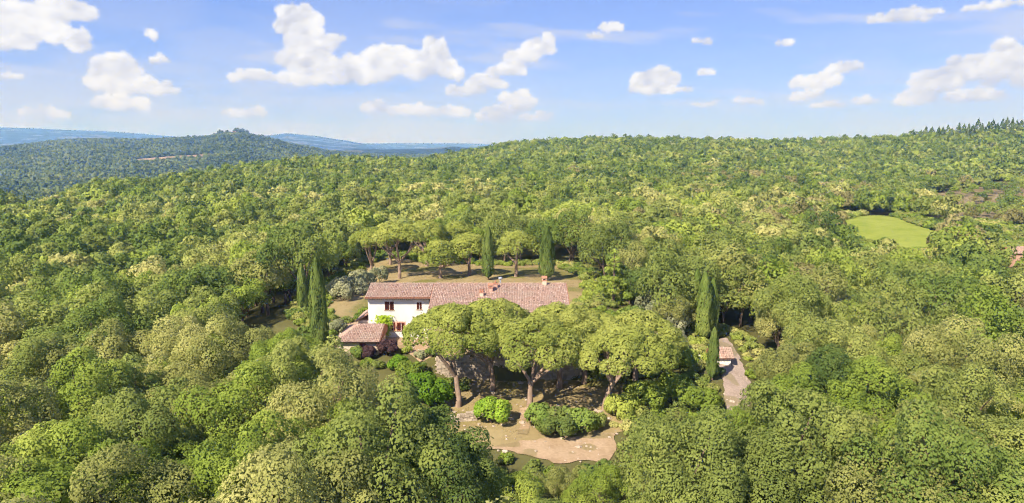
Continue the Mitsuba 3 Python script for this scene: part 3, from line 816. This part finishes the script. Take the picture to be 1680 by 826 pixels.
# outbuilding and lean-to
def gable_house(k, x0, x1, y0, y1, z0, ze, zk, wallmat, over=.35, seed=0, hip=0.0, door=None):
    ry = (y0 + y1) / 2
    sl = (zk - ze) / (ry - y0)
    holes_ = []
    if door:
        dx, dw, dz0, dz1 = door
        holes_.append(bx(dx - dw / 2, dx + dw / 2, y0 - 1, y0 + .3, dz0, dz1))
        put(f'{k}__door', bx(dx - dw / 2, dx + dw / 2, y0 + .12, y0 + .18, dz0, dz1), 'door_paint')
    ri = x0 + hip
    if hip:
        wall = cut(bx(x0, x1, y0, y1, z0, ze - .12), holes_)
    else:
        wall = cut(prism([(y0, z0), (y1, z0), (y1, ze - .12), (ry, zk - .12), (y0, ze - .12)], x0, x1), holes_)
    put(f'{k}__wall', wall, wallmat)
    O0, O1 = y0 - over, y1 + over
    zo = ze - sl * over
    A = [(x0 - over, O0, zo), (x1 + over, O0, zo), (x1 + over, O1, zo), (x0 - over, O1, zo), (ri if hip else x0 - over, ry, zk), (x1 + over, ry, zk)]
    B = [(a, b, c - .1) for a, b, c in A]
    v = np.array(A + B)
    f = [[0, 1, 5], [0, 5, 4], [2, 3, 4], [2, 4, 5], [0, 4, 3], [1, 2, 5]]
    f += [[p + 6 for p in reversed(t)] for t in f]
    for p, q in ((0, 1), (1, 2), (2, 3), (3, 0)):
        f += [[p, p + 6, q + 6], [p, q + 6, q]]
    rf = put(f'{k}__roof', (v, np.array(f)), 'terracotta')
    Ls = (ry - O0) * math.hypot(1, sl)
    W = x1 - x0 + 2 * over
    hh = (ri - x0 + over) if hip else 0
    for sgn, sd in ((-1, 0), (1, 1)):
        tile_part(f'{rf}__tiles', (x0 - over, ry, zk + .004), (1, 0, 0), np.array([0, sgn, -sl]) / math.hypot(1, sl), Polygon([(hh, 0), (W, 0), (W, Ls), (0, Ls)]), seed + sd)
    if hip:
        sh = (zk - zo) / hh
        Lh = hh * math.hypot(1, sh)
        hw = ry - O0
        tile_part(f'{rf}__tiles', (ri, ry, zk + .004), (0, 1, 0), np.array([-1, 0, -sh]) / math.hypot(1, sh), Polygon([(0, 0), (hw, Lh), (-hw, Lh)]), seed + 3)
    return k


shed = thing('outbuilding', 'small plaster outbuilding with hipped tile roof beside the white villa wall', 'outbuilding')
gable_house(shed, -24.6, -19.0, 93.6, 101.4, -.6, 2.45, 3.75, 'pale_plaster', seed=20, hip=2.2, door=(-21.2, .9, .1, 2.05))
put(f'{shed}__gutter', bx(-24.8, -18.8, 93.1, 93.22, 2.18, 2.30), 'gutter_metal')
lean = thing('lean_to', 'low tiled lean-to against the left end of the white villa wall', 'outbuilding')
put(f'{lean}__wall', bx(-23.6, -21.75, 101.9, 106.5, -.3, 3.1), 'pale_plaster')
sh = (4.5 - 3.1) / 2.2
lr = put(f'{lean}__roof', (np.array([(-21.65, 101.6, 4.5), (-21.65, 106.8, 4.5), (-23.9, 106.8, 3.1), (-23.9, 101.6, 3.1), (-21.65, 101.6, 4.38), (-21.65, 106.8, 4.38), (-23.9, 106.8, 2.98), (-23.9, 101.6, 2.98)]),
                            np.array([[0, 1, 2, 3], [7, 6, 5, 4], [0, 3, 7, 4], [3, 2, 6, 7], [2, 1, 5, 6], [1, 0, 4, 5]])), 'terracotta')
tile_part(f'{lr}__tiles', (-21.65, 101.6, 4.5), (0, 1, 0), np.array([-1, 0, -sh]) / math.hypot(1, sh), sbox(0, 0, 5.2, 2.2 * math.hypot(1, sh)), 31)

# hut by the drive, the red house at the right edge, the farm on the far hill
q = G(1184, 600)
hut = thing('roadside_hut', 'tiny pale hut with terracotta roof at the head of the gravel drive', 'hut')
gable_house(hut, q[0] - 1.2, q[0] + 1.3, q[1], q[1] + 2.8, gz(*q) - .5, gz(*q) + 1.25, gz(*q) + 2.15, 'white_paint', seed=40)
q = G(1662, 440)
rh = thing('hillside_house', 'small pinkish house half hidden by scrub beyond the meadow', 'house')
gable_house(rh, q[0], q[0] + 7, q[1], q[1] + 6, gz(*q) - 1.5, gz(*q) + 4.2, gz(*q) + 5.6, 'pink_plaster', seed=50, door=(q[0] + 1.6, 1.1, gz(*q) - .2, gz(*q) + 2))
for i, (px, w) in enumerate([(381, 14), (368, 9)]):
    p = P(px, 219, 2925)
    g0 = gz(p[0], p[1])
    k = thing('hilltop_farmhouse', ['pale farmhouse among trees on the distant hilltop', 'smaller pale barn at the left of the hilltop farmhouse'][i], 'house')
    put(f'{k}__wall', bx(p[0], p[0] + w, p[1], p[1] + 9, g0 - 3, g0 + 11), 'white_paint')
    put(f'{k}__roof', prism([(p[1] - 1, g0 + 11), (p[1] + 10, g0 + 11), (p[1] + 4.5, g0 + 14)], p[0] - 1, p[0] + w + 1), 'terracotta')
    for j in range(3 if i == 0 else 2):
        put(f'{k}__window', bx(p[0] + 2 + j * 4, p[0] + 3.4 + j * 4, p[1] - .05, p[1] + .1, g0 + 6, g0 + 8), 'shadow_timber')
for i, (px, s) in enumerate([(352, 1.2), (362, 1.9), (373, 1.5), (389, 2.2), (397, 2.0), (404, 1.7), (318, 1.2), (308, 1.2), (430, 1.3), (440, 1.2), (455, 1.2)]):
    p = P(px, 218, 2955 if s > 1.3 else 2935)
    k = thing('hilltop_tree', f"dark tree on the crest of the distant hill, {['first','second','third','fourth','fifth','sixth','seventh','eighth','ninth','tenth','eleventh'][sorted([352,362,373,389,397,404,318,308,430,440,455]).index(px)]} from the left", 'tree', 'trees on the distant hilltop')
    scene[k] = {'type': 'instance', 'g': {'type': 'ref', 'id': 'hilltop_tree_shape'}, 'to_world': M(p[0], p[1], gz(p[0], p[1]) - 1, 40 * i, s * 1.5, s * 1.5)}
cr, tr = broadleaf(5, 220, 1.9, trunk=True)
shape_group('hilltop_tree_shape', {'crown': crown_ply(cr, 'leaf_far_dark'), 'trunk': mikit.ply(tr, 'bark', smooth=True)})


# ------------------------------------------------------------------ stone walls
def stones(x0, y0, x1, y1, zb, zt, th, seed, sw=.5, sh=.27):
    r_ = np.random.default_rng(seed)
    L = math.hypot(x1 - x0, y1 - y0)
    ux, uy = (x1 - x0) / L, (y1 - y0) / L
    out, uvs = [], []
    z = zb
    while z < zt - .05:
        h = sh * r_.uniform(.75, 1.25)
        u = r_.uniform(-.3, 0)
        while u < L:
            w = sw * r_.uniform(.6, 1.5)
            if z + h < zt + r_.uniform(-.25, .2):
                v, f = bx(u + .015, u + w - .015, -th / 2 - r_.uniform(0, .07), th / 2 + r_.uniform(0, .05), z + .012, z + h - .012)
                v = v + r_.normal(0, .022, v.shape)
                out.append((np.column_stack([x0 + v[:, 0] * ux - v[:, 1] * uy, y0 + v[:, 0] * uy + v[:, 1] * ux, v[:, 2]]), f))
                uvs.append(np.full((8, 2), r_.random()))
            u += w
        z += h
    v, f = join(out)
    return (v, f), np.vstack(uvs)


k = thing('retaining_wall', 'rough pale stone retaining wall under the house terrace behind the pine trunks', 'wall')
m, uv = stones(-10.5, 91.95, 10.5, 91.95, -3.2, .75, .5, 3)
labels[put(f'{k}__stones', m, 'rock', False, uv)] = {'label': 'coursed rubble stones', 'kind': 'stuff'}
put(f'{k}__core', bx(-10.4, 10.4, 91.78, 92.15, -3.3, .45), 'stone')
a_, b_ = G(738, 694), G(782, 690)
k = thing('rubble_wall', 'low tumbled stone wall left of the round bush', 'wall')
m, uv = stones(*a_, *b_, gz(*a_) - .3, gz(*a_) + 1.0, .6, 4)
labels[put(f'{k}__stones', m, 'rock', False, uv)] = {'label': 'tumbled rubble stones', 'kind': 'stuff'}
a_, b_ = G(855, 700), G(858, 712)
Z_PATH = zone([(848, 672), (872, 668), (876, 690), (872, 718), (846, 718), (850, 690)])
drape('stone_path', noisy(Z_PATH.buffer(-.25), .45, .5), 'dirt', .13, .8, 'pale stony path from the terrace to the dirt road')


r_ = np.random.default_rng(66)
_v, _u, _n = [], [], 0
_ico = trimesh.creation.icosphere(1)
for zn, cnt in ((Z_TERRACE, 60), (Z_ROAD, 18), (Z_FRONT, 150), (Z_DRIVE, 20)):
    x0, y0, x1, y1 = zn.bounds
    for q in range(cnt * 3):
        a, b = r_.uniform(x0, x1), r_.uniform(y0, y1)
        if cnt and zn.contains(Point(a, b)):
            sz = r_.uniform(.06, .2) * (1 + (r_.random() < .12))
            _v.append((np.array(_ico.vertices) * r_.uniform(.7, 1.3, (len(_ico.vertices), 1)) * [sz, sz * r_.uniform(.6, 1), sz * .6] + [a, b, gz(a, b) + .1], np.array(_ico.faces)))
            _u.append(np.full((len(_ico.vertices), 2), r_.random()))
scene['loose_stones'] = mikit.ply(join(_v), 'rock', smooth=False, uv=np.vstack(_u))
labels['loose_stones'] = {'label': 'loose pale stones strewn over the yard and tracks', 'category': 'stones', 'kind': 'stuff'}


# ------------------------------------------------------------------ umbrella pines, cypresses, olives
def stone_pine(seed, n, H, R, lean, size=.30, drop=5.8, forks=5):
    r_ = np.random.default_rng(seed)
    lx, ly = lean
    lobes = []
    for q in range(84):
        rho, a = R * math.sqrt(r_.random()) * .92, r_.uniform(0, 2 * np.pi)
        s = 1 + .12 * math.sin(3 * a + seed)
        z = H - 1.3 - (drop - 1.2) * (rho / R) ** 2.2 + r_.normal(0, .13)
        lobes.append((lx + rho * s * math.cos(a), ly + rho * s * math.sin(a), z, r_.uniform(1.0, 1.5)))
    cr = lobed(r_, lobes, n, size, np.array([lx, ly, H - drop - 2.5]), low=-.45, jitter=.6, flat=.7)
    fz = H * r_.uniform(.23, .32)
    fork = np.array([lx * .45, ly * .45, fz])
    parts = [tube([(0, 0, -.8), (lx * .08 + .1, ly * .08, fz * .35), (lx * .25, ly * .25, fz * .7), fork], [.46, .38, .33, .30], 8)]
    for q in range(forks):
        l = lobes[r_.integers(84)]
        e = np.array(l[:3]) - [0, 0, .3]
        mid = fork + (e - fork) * .5 + [r_.normal(0, .3), r_.normal(0, .3), -.25]
        parts.append(tube([fork - [0, 0, .3], fork + (mid - fork) * .5, mid, e], [.25, .21, .16, .06], 6))
        for w_ in range(2):
            l2 = lobes[np.argmin([np.hypot(c_[0] - e[0], c_[1] - e[1]) + 3 * r_.random() for c_ in lobes])]
            parts.append(tube([mid, mid + (np.array(l2[:3]) - mid) * .5 + [0, 0, -.2], l2[:3]], [.1, .07, .03], 5))
    return cr, join(parts)


def plant(kind, label, cat, group, xy, cr, leaf, trunk=None, bark='bark', rz=0.0, s=1.0, dz=0.0):
    k = thing(kind, label, cat, group)
    m = M(xy[0], xy[1], gz(*xy) + dz, rz, s)
    d = crown_ply(cr, leaf); d['to_world'] = m
    scene[f'{k}__crown'] = d
    if trunk is not None:
        t = mikit.ply(trunk, bark, smooth=True); t['to_world'] = m
        scene[f'{k}__trunk'] = t
    return k


FRONT = [((752, 668, 82), 13.0, 4.7, (-.7, 1.5), 'forked umbrella pine nearest the rubble wall'),
         ((808, 640, 87.5), 12.6, 5.0, (-.6, .6), 'umbrella pine with slim dark trunk behind the round bush'),
         ((868, 668, 82), 11.6, 5.4, (.6, .5), 'umbrella pine with pale forked trunk at the stony path'),
         ((917, 636, 88.5), 11.8, 4.6, (.2, .5), 'umbrella pine standing back in the shade right of the forked one'),
         ((990, 674, 82), 11.0, 5.0, (2.6, .6), 'umbrella pine leaning right at the edge of the terrace lawn'),
         ((958, 630, 90), 10.9, 4.2, (.2, 0.8), 'umbrella pine standing right of the front corner of the villa roof'),
         ((1040, 640, 88), 10.2, 4.4, (.6, 0.6), 'low umbrella pine rightmost beside the shrubs')]
for i, ((px, py, Y), H, R, lean, lab) in enumerate(FRONT):
    cr, tr = stone_pine(300 + i, 15000, H, R * 1.28, lean, drop=4.9)
    plant('umbrella_pine', lab, 'pine tree', 'umbrella pines in front of the villa', P(px, py, Y)[:2], cr, 'leaf_pine', tr, 'pine_bark')
BACK = [((655, 458, 145), 12.6, 5.0, (.3, 0), 'umbrella pine with tall bare trunk in the clearing behind the villa'), ((608, 445, 152), 11.6, 4.2, (.6, 0), 'leftmost umbrella pine in the clearing behind the villa'),
        ((700, 440, 160), 11.4, 4.6, (0, 0), 'umbrella pine third from the left behind the villa roof'), ((722, 462, 143), 8.6, 3.6, (0, 0), 'low rounded umbrella pine left of the thin cypress behind the roof'),
        ((770, 460, 146), 9.6, 4.4, (0, 0), 'umbrella pine touching the thin cypress behind the roof'), ((846, 462, 144), 10.4, 4.6, (.4, 0), 'umbrella pine between the two cypresses behind the roof'),
        ((752, 440, 168), 10.8, 4.4, (0, 0), 'umbrella pine deepest in the clearing behind the roof'), ((640, 432, 165), 11, 4.2, (0, 0), 'umbrella pine at the far edge of the clearing')]
for i, ((px, py, Y), H, R, lean, lab) in enumerate(BACK):
    cr, tr = stone_pine(330 + i, 5000, H, R, lean, size=.40, drop=4.0 if i < 3 else 5.2)
    plant('umbrella_pine', lab, 'pine tree', 'umbrella pines behind the villa', P(px, py, Y)[:2], cr, 'leaf_pine', tr, 'pine_bark')


def spindle(seed, n, H, W, size=.34, low=.06, power=.62):
    r_ = np.random.default_rng(seed)
    t = r_.beta(1.15, 1.25, n)
    prof = (np.minimum(1, t / .12) ** .5) * np.maximum(0, 1 - np.clip((t - .25) / .75, 0, 1) ** 2.2) ** power
    a = r_.uniform(0, 2 * np.pi, n)
    rib = 1 + .16 * np.sin(5 * a + 3 * np.sin(6 * t + seed)) + r_.normal(0, .06, n)
    rr = W / 2 * prof * rib
    pos = np.stack([rr * np.cos(a), rr * np.sin(a), H * (low + (1 - low) * t)], 1)
    nrm = np.stack([np.cos(a), np.sin(a), .12 + 0 * a], 1)
    v, f, uv, sn = cards(r_, pos, nrm, size, .4)
    c = np.repeat(pos, 4, 0)
    v = c + (v - c) * [.8, .8, 1.7]
    return v, f, uv, sn


CYP = [(525, 573, 96, 14.0, 2.3, 'tall dark cypress standing left of the tiled outbuilding'), (498, 516, 117, 8.6, 1.6, 'thinner cypress behind the tall one at the left wood edge'),
       (801, 470, 140, 11.6, 2.2, 'slim cypress behind the middle of the villa roof'), (897, 470, 140, 11.4, 2.9, 'broad cypress behind the east chimney'),
       (1153, 560, 104, 11.0, 2.2, 'central cypress of the clump left of the gravel drive'), (1140, 545, 108, 10.5, 1.8, 'left cypress of the clump by the gravel drive'),
       (1166, 556, 106, 9.8, 1.9, 'right cypress of the clump by the gravel drive'), (1130, 505, 122, 8.5, 1.6, 'slim cypress behind the clump by the drive'), (1168, 632, 89, 7.4, 1.4, 'slender cypress in front of the roadside hut')]
for i, (px, py, Y, H, W, lab) in enumerate(CYP):
    plant('cypress', lab, 'cypress', None, P(px, py, Y)[:2], spindle(360 + i, int(3600 * H * W / 24) + 800, H, W, .26), 'leaf_mid' if 1120 < px < 1167 else 'leaf_cypress', tube([(0, 0, -.6), (0, 0, 1), (0, 0, H * .8)], [.2, .16, .03]))
for i, (px, h) in enumerate([(6, 8), (16, 7), (21, 8.5), (40, 7.5)]):
    xy = P(px, 322, 425)[:2]
    plant('cypress', f'dark far cypress at the left edge above the valley, {["first", "second", "third", "fourth"][i]} from the left', 'cypress', 'far cypresses above the valley', xy, spindle(380 + i, 260, h + 7, 2.6, .9), 'leaf_cypress')
RIDGE = [(1512, 9), (1520, 12), (1530, 11), (1541, 13), (1548, 10), (1556, 12), (1563, 10), (1574, 14), (1582, 12), (1590, 14), (1597, 11), (1605, 17), (1612, 13), (1622, 14), (1629, 15), (1637, 13), (1645, 15), (1652, 16), (1661, 18), (1668, 14), (1676, 13)]
NTH = ['first', '2nd', '3rd'] + [f'{q}th' for q in range(4, 21)] + ['21st']
_rd = np.arange(700, 1150, 10.0)
for i, (px, h) in enumerate(RIDGE):
    q = P(px, 205, 1000)[:2] / 1000
    _rz = (ground_z(_rd * q[0], _rd * q[1]) + 8 - 30) / _rd
    xy = q * (_rd[np.argmax(_rz)] - 25 + 12 * (i % 3))
    plant('ridge_conifer', f'dark conifer on the right skyline ridge, {NTH[i]} from the left', 'conifer', 'conifers along the ridge', xy, spindle(400 + i, 170, h + 7, 4.2 + 1.5 * (i % 3), 1.9, .2, 1.0), 'leaf_far_dark', tube([(0, 0, -1), (0, 0, h)], [.3, .1]))


def bushy(seed, n, R, H, size, nl=14, low=-.7):
    r_ = np.random.default_rng(seed)
    lobes = [(0, 0, H * .45, min(R, H) * .55)]
    for q in range(nl):
        a, e = r_.uniform(0, 2 * np.pi), math.asin(r_.uniform(-.5, 1))
        lobes.append((R * .66 * math.cos(a) * math.cos(e), R * .66 * math.sin(a) * math.cos(e), H * .5 + H * .32 * math.sin(e), min(R, H) * r_.uniform(.26, .42)))
    st = [tube([(0, 0, -.3), (l[0] * .5, l[1] * .5, l[2] * .5), l[:3]], [.08, .05, .02], 5) for l in lobes[1:5]]
    return lobed(r_, lobes, n, size, np.array([0, 0, H * .3]), low=low), join(st)


BUSH = [  # px, py of the foot, depth, radius, height, leaf, cards, size, kind, label
    ((808, 706, 77.5), 2.25, 3.1, 'leaf_bush', 2600, .30, 'round_bush', 'round bright green bush in front of the pine trunks'),
    ((796, 676, 80.5), .9, 1.6, 'leaf_bush', 600, .26, 'round_bush', 'small green bush just behind the round one'),
    ((885, 716, 76.0), 1.9, 3.4, 'leaf_laurel', 2000, .32, 'laurel_bush', 'upright green laurel right of the stony path'),
    ((915, 720, 75.6), 2.6, 2.9, 'leaf_dark', 2400, .34, 'laurel_bush', 'dark green laurel in the middle of the clump above the dirt road'),
    ((948, 712, 76.4), 2.6, 2.6, 'leaf_laurel', 2200, .34, 'laurel_bush', 'broad laurel at the right end of the clump above the dirt road'),
    ((975, 706, 77.5), 1.6, 1.7, 'leaf_mid', 1200, .32, 'laurel_bush', 'low laurel trailing off right of the clump'),
    ((700, 672, 82.0), 3.0, 4.3, 'leaf_bush', 2600, .36, 'garden_shrub', 'large bright green shrub left of the forked pine'),
    ((722, 675, 81.5), 1.8, 2.9, 'leaf_bush', 1400, .34, 'garden_shrub', 'green shrub hugging the forked pine trunk'),
    ((672, 625, 88.0), 1.9, 2.3, 'leaf_lime', 1400, .34, 'garden_shrub', 'yellow-green shrub below the rubble yard'),
    ((655, 612, 90.0), 1.5, 1.8, 'leaf_bush', 1000, .34, 'garden_shrub', 'green shrub beneath the purple tree'),
    ((1020, 680, 80.5), 2.2, 2.3, 'leaf_lime', 1600, .36, 'garden_shrub', 'yellow-green shrub right of the leaning pine'),
    ((1062, 676, 82.0), 2.6, 3.2, 'leaf_lime', 1800, .38, 'garden_shrub', 'yellow-green shrub between the leaning pine and the drive'),
    ((1105, 672, 83.0), 2.8, 3.6, 'leaf_lime', 1800, .38, 'garden_shrub', 'big yellow-green shrub left of the slender cypress'),
    ((1145, 690, 81.0), 2.6, 3.2, 'leaf_lime', 1800, .38, 'garden_shrub', 'yellow-green shrub beside the gravel drive'),
    ((1120, 622, 92.0), 2.2, 3.0, 'leaf_lime', 1300, .38, 'garden_shrub', 'yellow-green shrub below the grey olive'),
    ((1010, 580, 104.0), 2.4, 3.4, 'leaf_lime', 1300, .40, 'garden_shrub', 'yellow-green shrub at the east corner of the villa'),
    ((1040, 560, 108.0), 2.4, 3.0, 'leaf_mid', 1300, .40, 'garden_shrub', 'green shrub behind the rightmost umbrella pine'),
((1060, 505, 124.0), 3.2, 4.6, 'leaf_mid', 1500, .46, 'garden_shrub', 'tall green shrub beyond the grey olives'),
    ((586, 585, 93.0), 1.2, 1.5, 'leaf_mid', 700, .32, 'garden_shrub', 'green shrub below the outbuilding wall'),
    ((545, 590, 92.0), 1.8, 2.0, 'leaf_lime', 1000, .34, 'garden_shrub', 'yellow-green shrub at the foot of the tall cypress'),
    ((555, 540, 104.0), 1.6, 1.8, 'leaf_grey', 900, .34, 'garden_shrub', 'grey-green shrub between tall cypress and outbuilding'),
    ((690, 590, 93.0), 1.0, 1.1, 'leaf_grey', 500, .28, 'garden_shrub', 'small grey shrub in the rubble yard under the left umbrella pine'),
    ((668, 580, 94.5), .8, .9, 'leaf_lime', 400, .26, 'garden_shrub', 'small yellow-green shrub in the rubble yard beside the purple tree'),
    ((712, 600, 92.6), 1.2, 1.3, 'leaf_mid', 600, .28, 'garden_shrub', 'green shrub hanging over the retaining wall'),
    ((1180, 620, 91.0), .8, 1.0, 'leaf_mid', 400, .28, 'garden_shrub', 'small green shrub at the foot of the hut'),
]
for i, ((px, py, Y), R, H, leaf, n, size, kind, lab) in enumerate(BUSH):
    cr, st = bushy(500 + i, n, R, H, size)
    plant(kind, lab, 'bush', None, P(px, py, Y)[:2], cr, leaf, st)
for i, (px, py, Y, R, H, lab) in enumerate([(637, 586, 93.5, 1.5, 2.3, 'dark purple-leaved tree in front of the white wall'), (606, 586, 92.8, 1.1, 1.7, 'smaller purple-leaved tree in front of the outbuilding')]):
    cr, st = bushy(560 + i, 1700, R, H, .30)
    plant('purple_tree', lab, 'tree', None, P(px, py, Y)[:2], cr, 'leaf_purple', st)
OLIVE = [(562, 500, 121), (585, 492, 126), (600, 478, 132), (566, 482, 131), (552, 490, 127), (590, 470, 138), (1075, 560, 108), (1108, 575, 105), (1098, 610, 96), (1062, 535, 114), (620, 472, 139)]
OL = ['nearest grey-green olive in the clearing left of the villa', 'grey-green olive beside the white villa end', 'olive close behind the villa roof corner', 'olive in the middle of the left clearing', 'olive at the wood edge behind the tall cypress', 'olive at the back of the left clearing',
      'grey olive right of the rightmost umbrella pine', 'grey olive left of the cypress clump', 'grey olive above the yellow-green shrubs', 'olive behind the others east of the villa', 'olive peeping above the villa roof at left']
for i, (px, py, Y) in enumerate(OLIVE):
    cr, st = bushy(600 + i, 1300, 2.3, 3.6 if i < 6 else 4.6, .36)
    plant('olive_tree', OL[i], 'olive tree', 'olive trees around the villa', P(px, py, Y)[:2], cr, 'leaf_grey', st)


def cedar(seed):
    r_ = np.random.default_rng(seed)
    lobes = []
    for q in range(9):
        z = 2 + q * .95
        R = 3.4 * (1 - q / 9.5)
        for a in r_.uniform(0, 2 * np.pi, 7):
            lobes.append((R * .75 * math.cos(a), R * .75 * math.sin(a), z + r_.normal(0, .2), max(.45, R * .36)))
    return lobed(r_, lobes, 3000, .36, np.array([0, 0, 2]), low=-.6, flat=.5), tube([(0, 0, -.5), (0, 0, 5), (0, 0, 10)], [.3, .2, .04], 7)


for i, (px, py, Y, s, lab) in enumerate([(1006, 512, 122, 1.0, 'layered yellow-green cedar on the bank right of the villa')]):
    cr, tr = cedar(700 + i)
    plant('cedar', lab, 'cedar', None, P(px, py, Y)[:2], cr, 'leaf_lime', tr, s=s)

# vine on the white wall
r_ = np.random.default_rng(31)
n = 700
vx, vz = P(630, 540, 99.6)[0] + r_.normal(0, .5, n), 1.4 + 3.1 * r_.beta(1.6, 1.2, n)
pos = np.stack([vx, 99.55 + r_.normal(0, .16, n), vz], 1)
k = thing('wall_vine', 'bright lime climber on the white wall between outbuilding and red shutters', 'climber')
scene[f'{k}__leaves'] = crown_ply(cards(r_, pos, np.tile([-.1, -1, .2], (n, 1)), .34, .5), 'leaf_vine')
put(f'{k}__stem', tube([(P(630, 540, 99.6)[0], 99.6, .3), (P(630, 540, 99.6)[0] + .1, 99.65, 2), (P(630, 540, 99.6)[0] - .1, 99.7, 4)], [.06, .05, .02]), 'bark', True)

# bleached dead tree at the lower right, white table by the shrubs
A = [P(1612, 764, 58), P(1618, 774, 58), P(1630, 781, 58.2), P(1646, 785, 58.4), P(1664, 783, 58.6)]
g0 = gz(A[0][0], A[0][1])
k = thing('dead_tree', 'bleached dead branch curving out of the canopy at lower right', 'dead tree')
put(f'{k}__trunk', tube([(A[0][0] - .4, A[0][1] + .3, g0 - .5), (A[0][0] - .3, A[0][1] + .2, (g0 + A[0][2]) / 2), A[0] + [0, 0, .1]], [.2, .15, .08]), 'bark', True)
put(f'{k}__branch', tube(A, [.085, .08, .075, .065, .04]), 'bleached_wood', True)
_s = (A[1][2] + .1 - g0) / 8.9
for _k, (dx, dy) in enumerate([(0, .6), (3.2, 1.2)]):
    k = f'broadleaf_tree_{len(tree_list) + _k:03d}'
    scene[k] = {'type': 'instance', 'g': {'type': 'ref', 'id': f'broadleaf_shape_0_1_{_k}'}, 'to_world': M(A[1][0] + dx, A[1][1] + dy, gz(A[1][0] + dx, A[1][1] + dy) - .2, 70 * _k, _s, _s)}
    labels[k] = {'label': ['olive green tree right under the bleached branch at lower right', 'olive green tree just right of the one under the bleached branch'][_k], 'category': 'tree', 'group': 'broadleaf trees of the near wood'}
q = P(1153, 592, 95)
g0 = gz(q[0], q[1])
k = thing('garden_table', 'small white garden table between the shrubs left of the hut', 'table')
put(f'{k}__top', bx(q[0] - .55, q[0] + .55, q[1] - .4, q[1] + .4, g0 + .7, g0 + .78), 'white_paint')
for sx in (-1, 1):
    for sy in (-1, 1):
        put(f'{k}__leg', bx(q[0] + sx * .48 - .04, q[0] + sx * .48 + .04, q[1] + sy * .33 - .04, q[1] + sy * .33 + .04, g0 - .1, g0 + .697), 'white_paint')

# ------------------------------------------------------------------ undergrowth round the clearings, dry grass
for li, leaf in enumerate(['leaf_mid', 'leaf_olive', 'leaf_lime', 'leaf_straw']):
    shape_group(f'undergrowth_shape_{li}', {'crown': crown_ply(bushy(800 + li, 420, 1.3, 1.5, .36)[0], leaf)})
EDGEZ = shapely.union_all([z.buffer(3.0) for z in CLEAR[:6]])
CORE = shapely.union_all([Z_TERRACE.buffer(-.5), Z_ROAD.buffer(.8), Z_DRIVE.buffer(.9), Z_BACK.buffer(-1), Z_FRONT, Z_PATH, sbox(-26, 91, 9.5, 109), Z_MEADOW.buffer(1)])
shapely.prepare(EDGEZ); shapely.prepare(CORE)
x, y = scatter(40, 330, 1.9, -45, 45)
pts = shapely.points(x, y)
k = shapely.contains(EDGEZ, pts) & ~shapely.contains(CORE, pts)
sc = shapely.contains(SCRUB, pts) & (rng.random(len(x)) < .7)
k |= sc
x, y = x[k], y[k]
z = ground_z(x, y)
for i in range(len(x)):
    s = rng.uniform(.45, 1.05) * (2.0 if y[i] > 180 else 1)
    scene[f'undergrowth__{i + 1:04d}'] = {'type': 'instance', 'g': {'type': 'ref', 'id': f'undergrowth_shape_{rng.integers(4)}'}, 'to_world': M(x[i], y[i], z[i] - .15, rng.uniform(0, 360), s, s * rng.uniform(.7, 1.1))}
labels['undergrowth'] = {'label': 'low scrub along the edges of the clearings', 'category': 'undergrowth', 'kind': 'stuff'}
for key, zn, n, leaf in (('dry_grass', [Z_TERRACE, Z_BACK], 9000, 'leaf_dry'), ):
    pos = []
    for z_ in zn:
        x0, y0, x1, y1 = z_.bounds
        m_ = int(n * z_.area / sum(q.area for q in zn) * (x1 - x0) * (y1 - y0) / z_.area)
        xx, yy = rng.uniform(x0, x1, m_), rng.uniform(y0, y1, m_)
        kk = shapely.contains(z_, shapely.points(xx, yy)) & (meshkit.fbm(np.stack([xx / 3, yy / 3, 0 * xx], -1), 2, 91) > .46)
        pos.append(np.stack([xx[kk], yy[kk], ground_z(xx[kk], yy[kk]) + .08], 1))
    pos = np.vstack(pos)
    a_ = rng.uniform(0, 2 * np.pi, len(pos))
    scene[key] = crown_ply(cards(rng, pos, np.stack([np.cos(a_), np.sin(a_), .5 + 0 * a_], 1), .20, .3), leaf)
    labels[key] = {'label': 'tufts of dry grass on the lawns', 'category': 'grass', 'kind': 'stuff'}
scene['haze'] = {'type': 'cube', 'to_world': T().translate([0, 0, 150]).scale([17000, 17000, 280]), 'bsdf': {'type': 'null'}, 'interior': {'type': 'ref', 'id': 'haze_air'}}
labels['haze'] = {'label': 'thin summer haze over the hills', 'kind': 'stuff'}
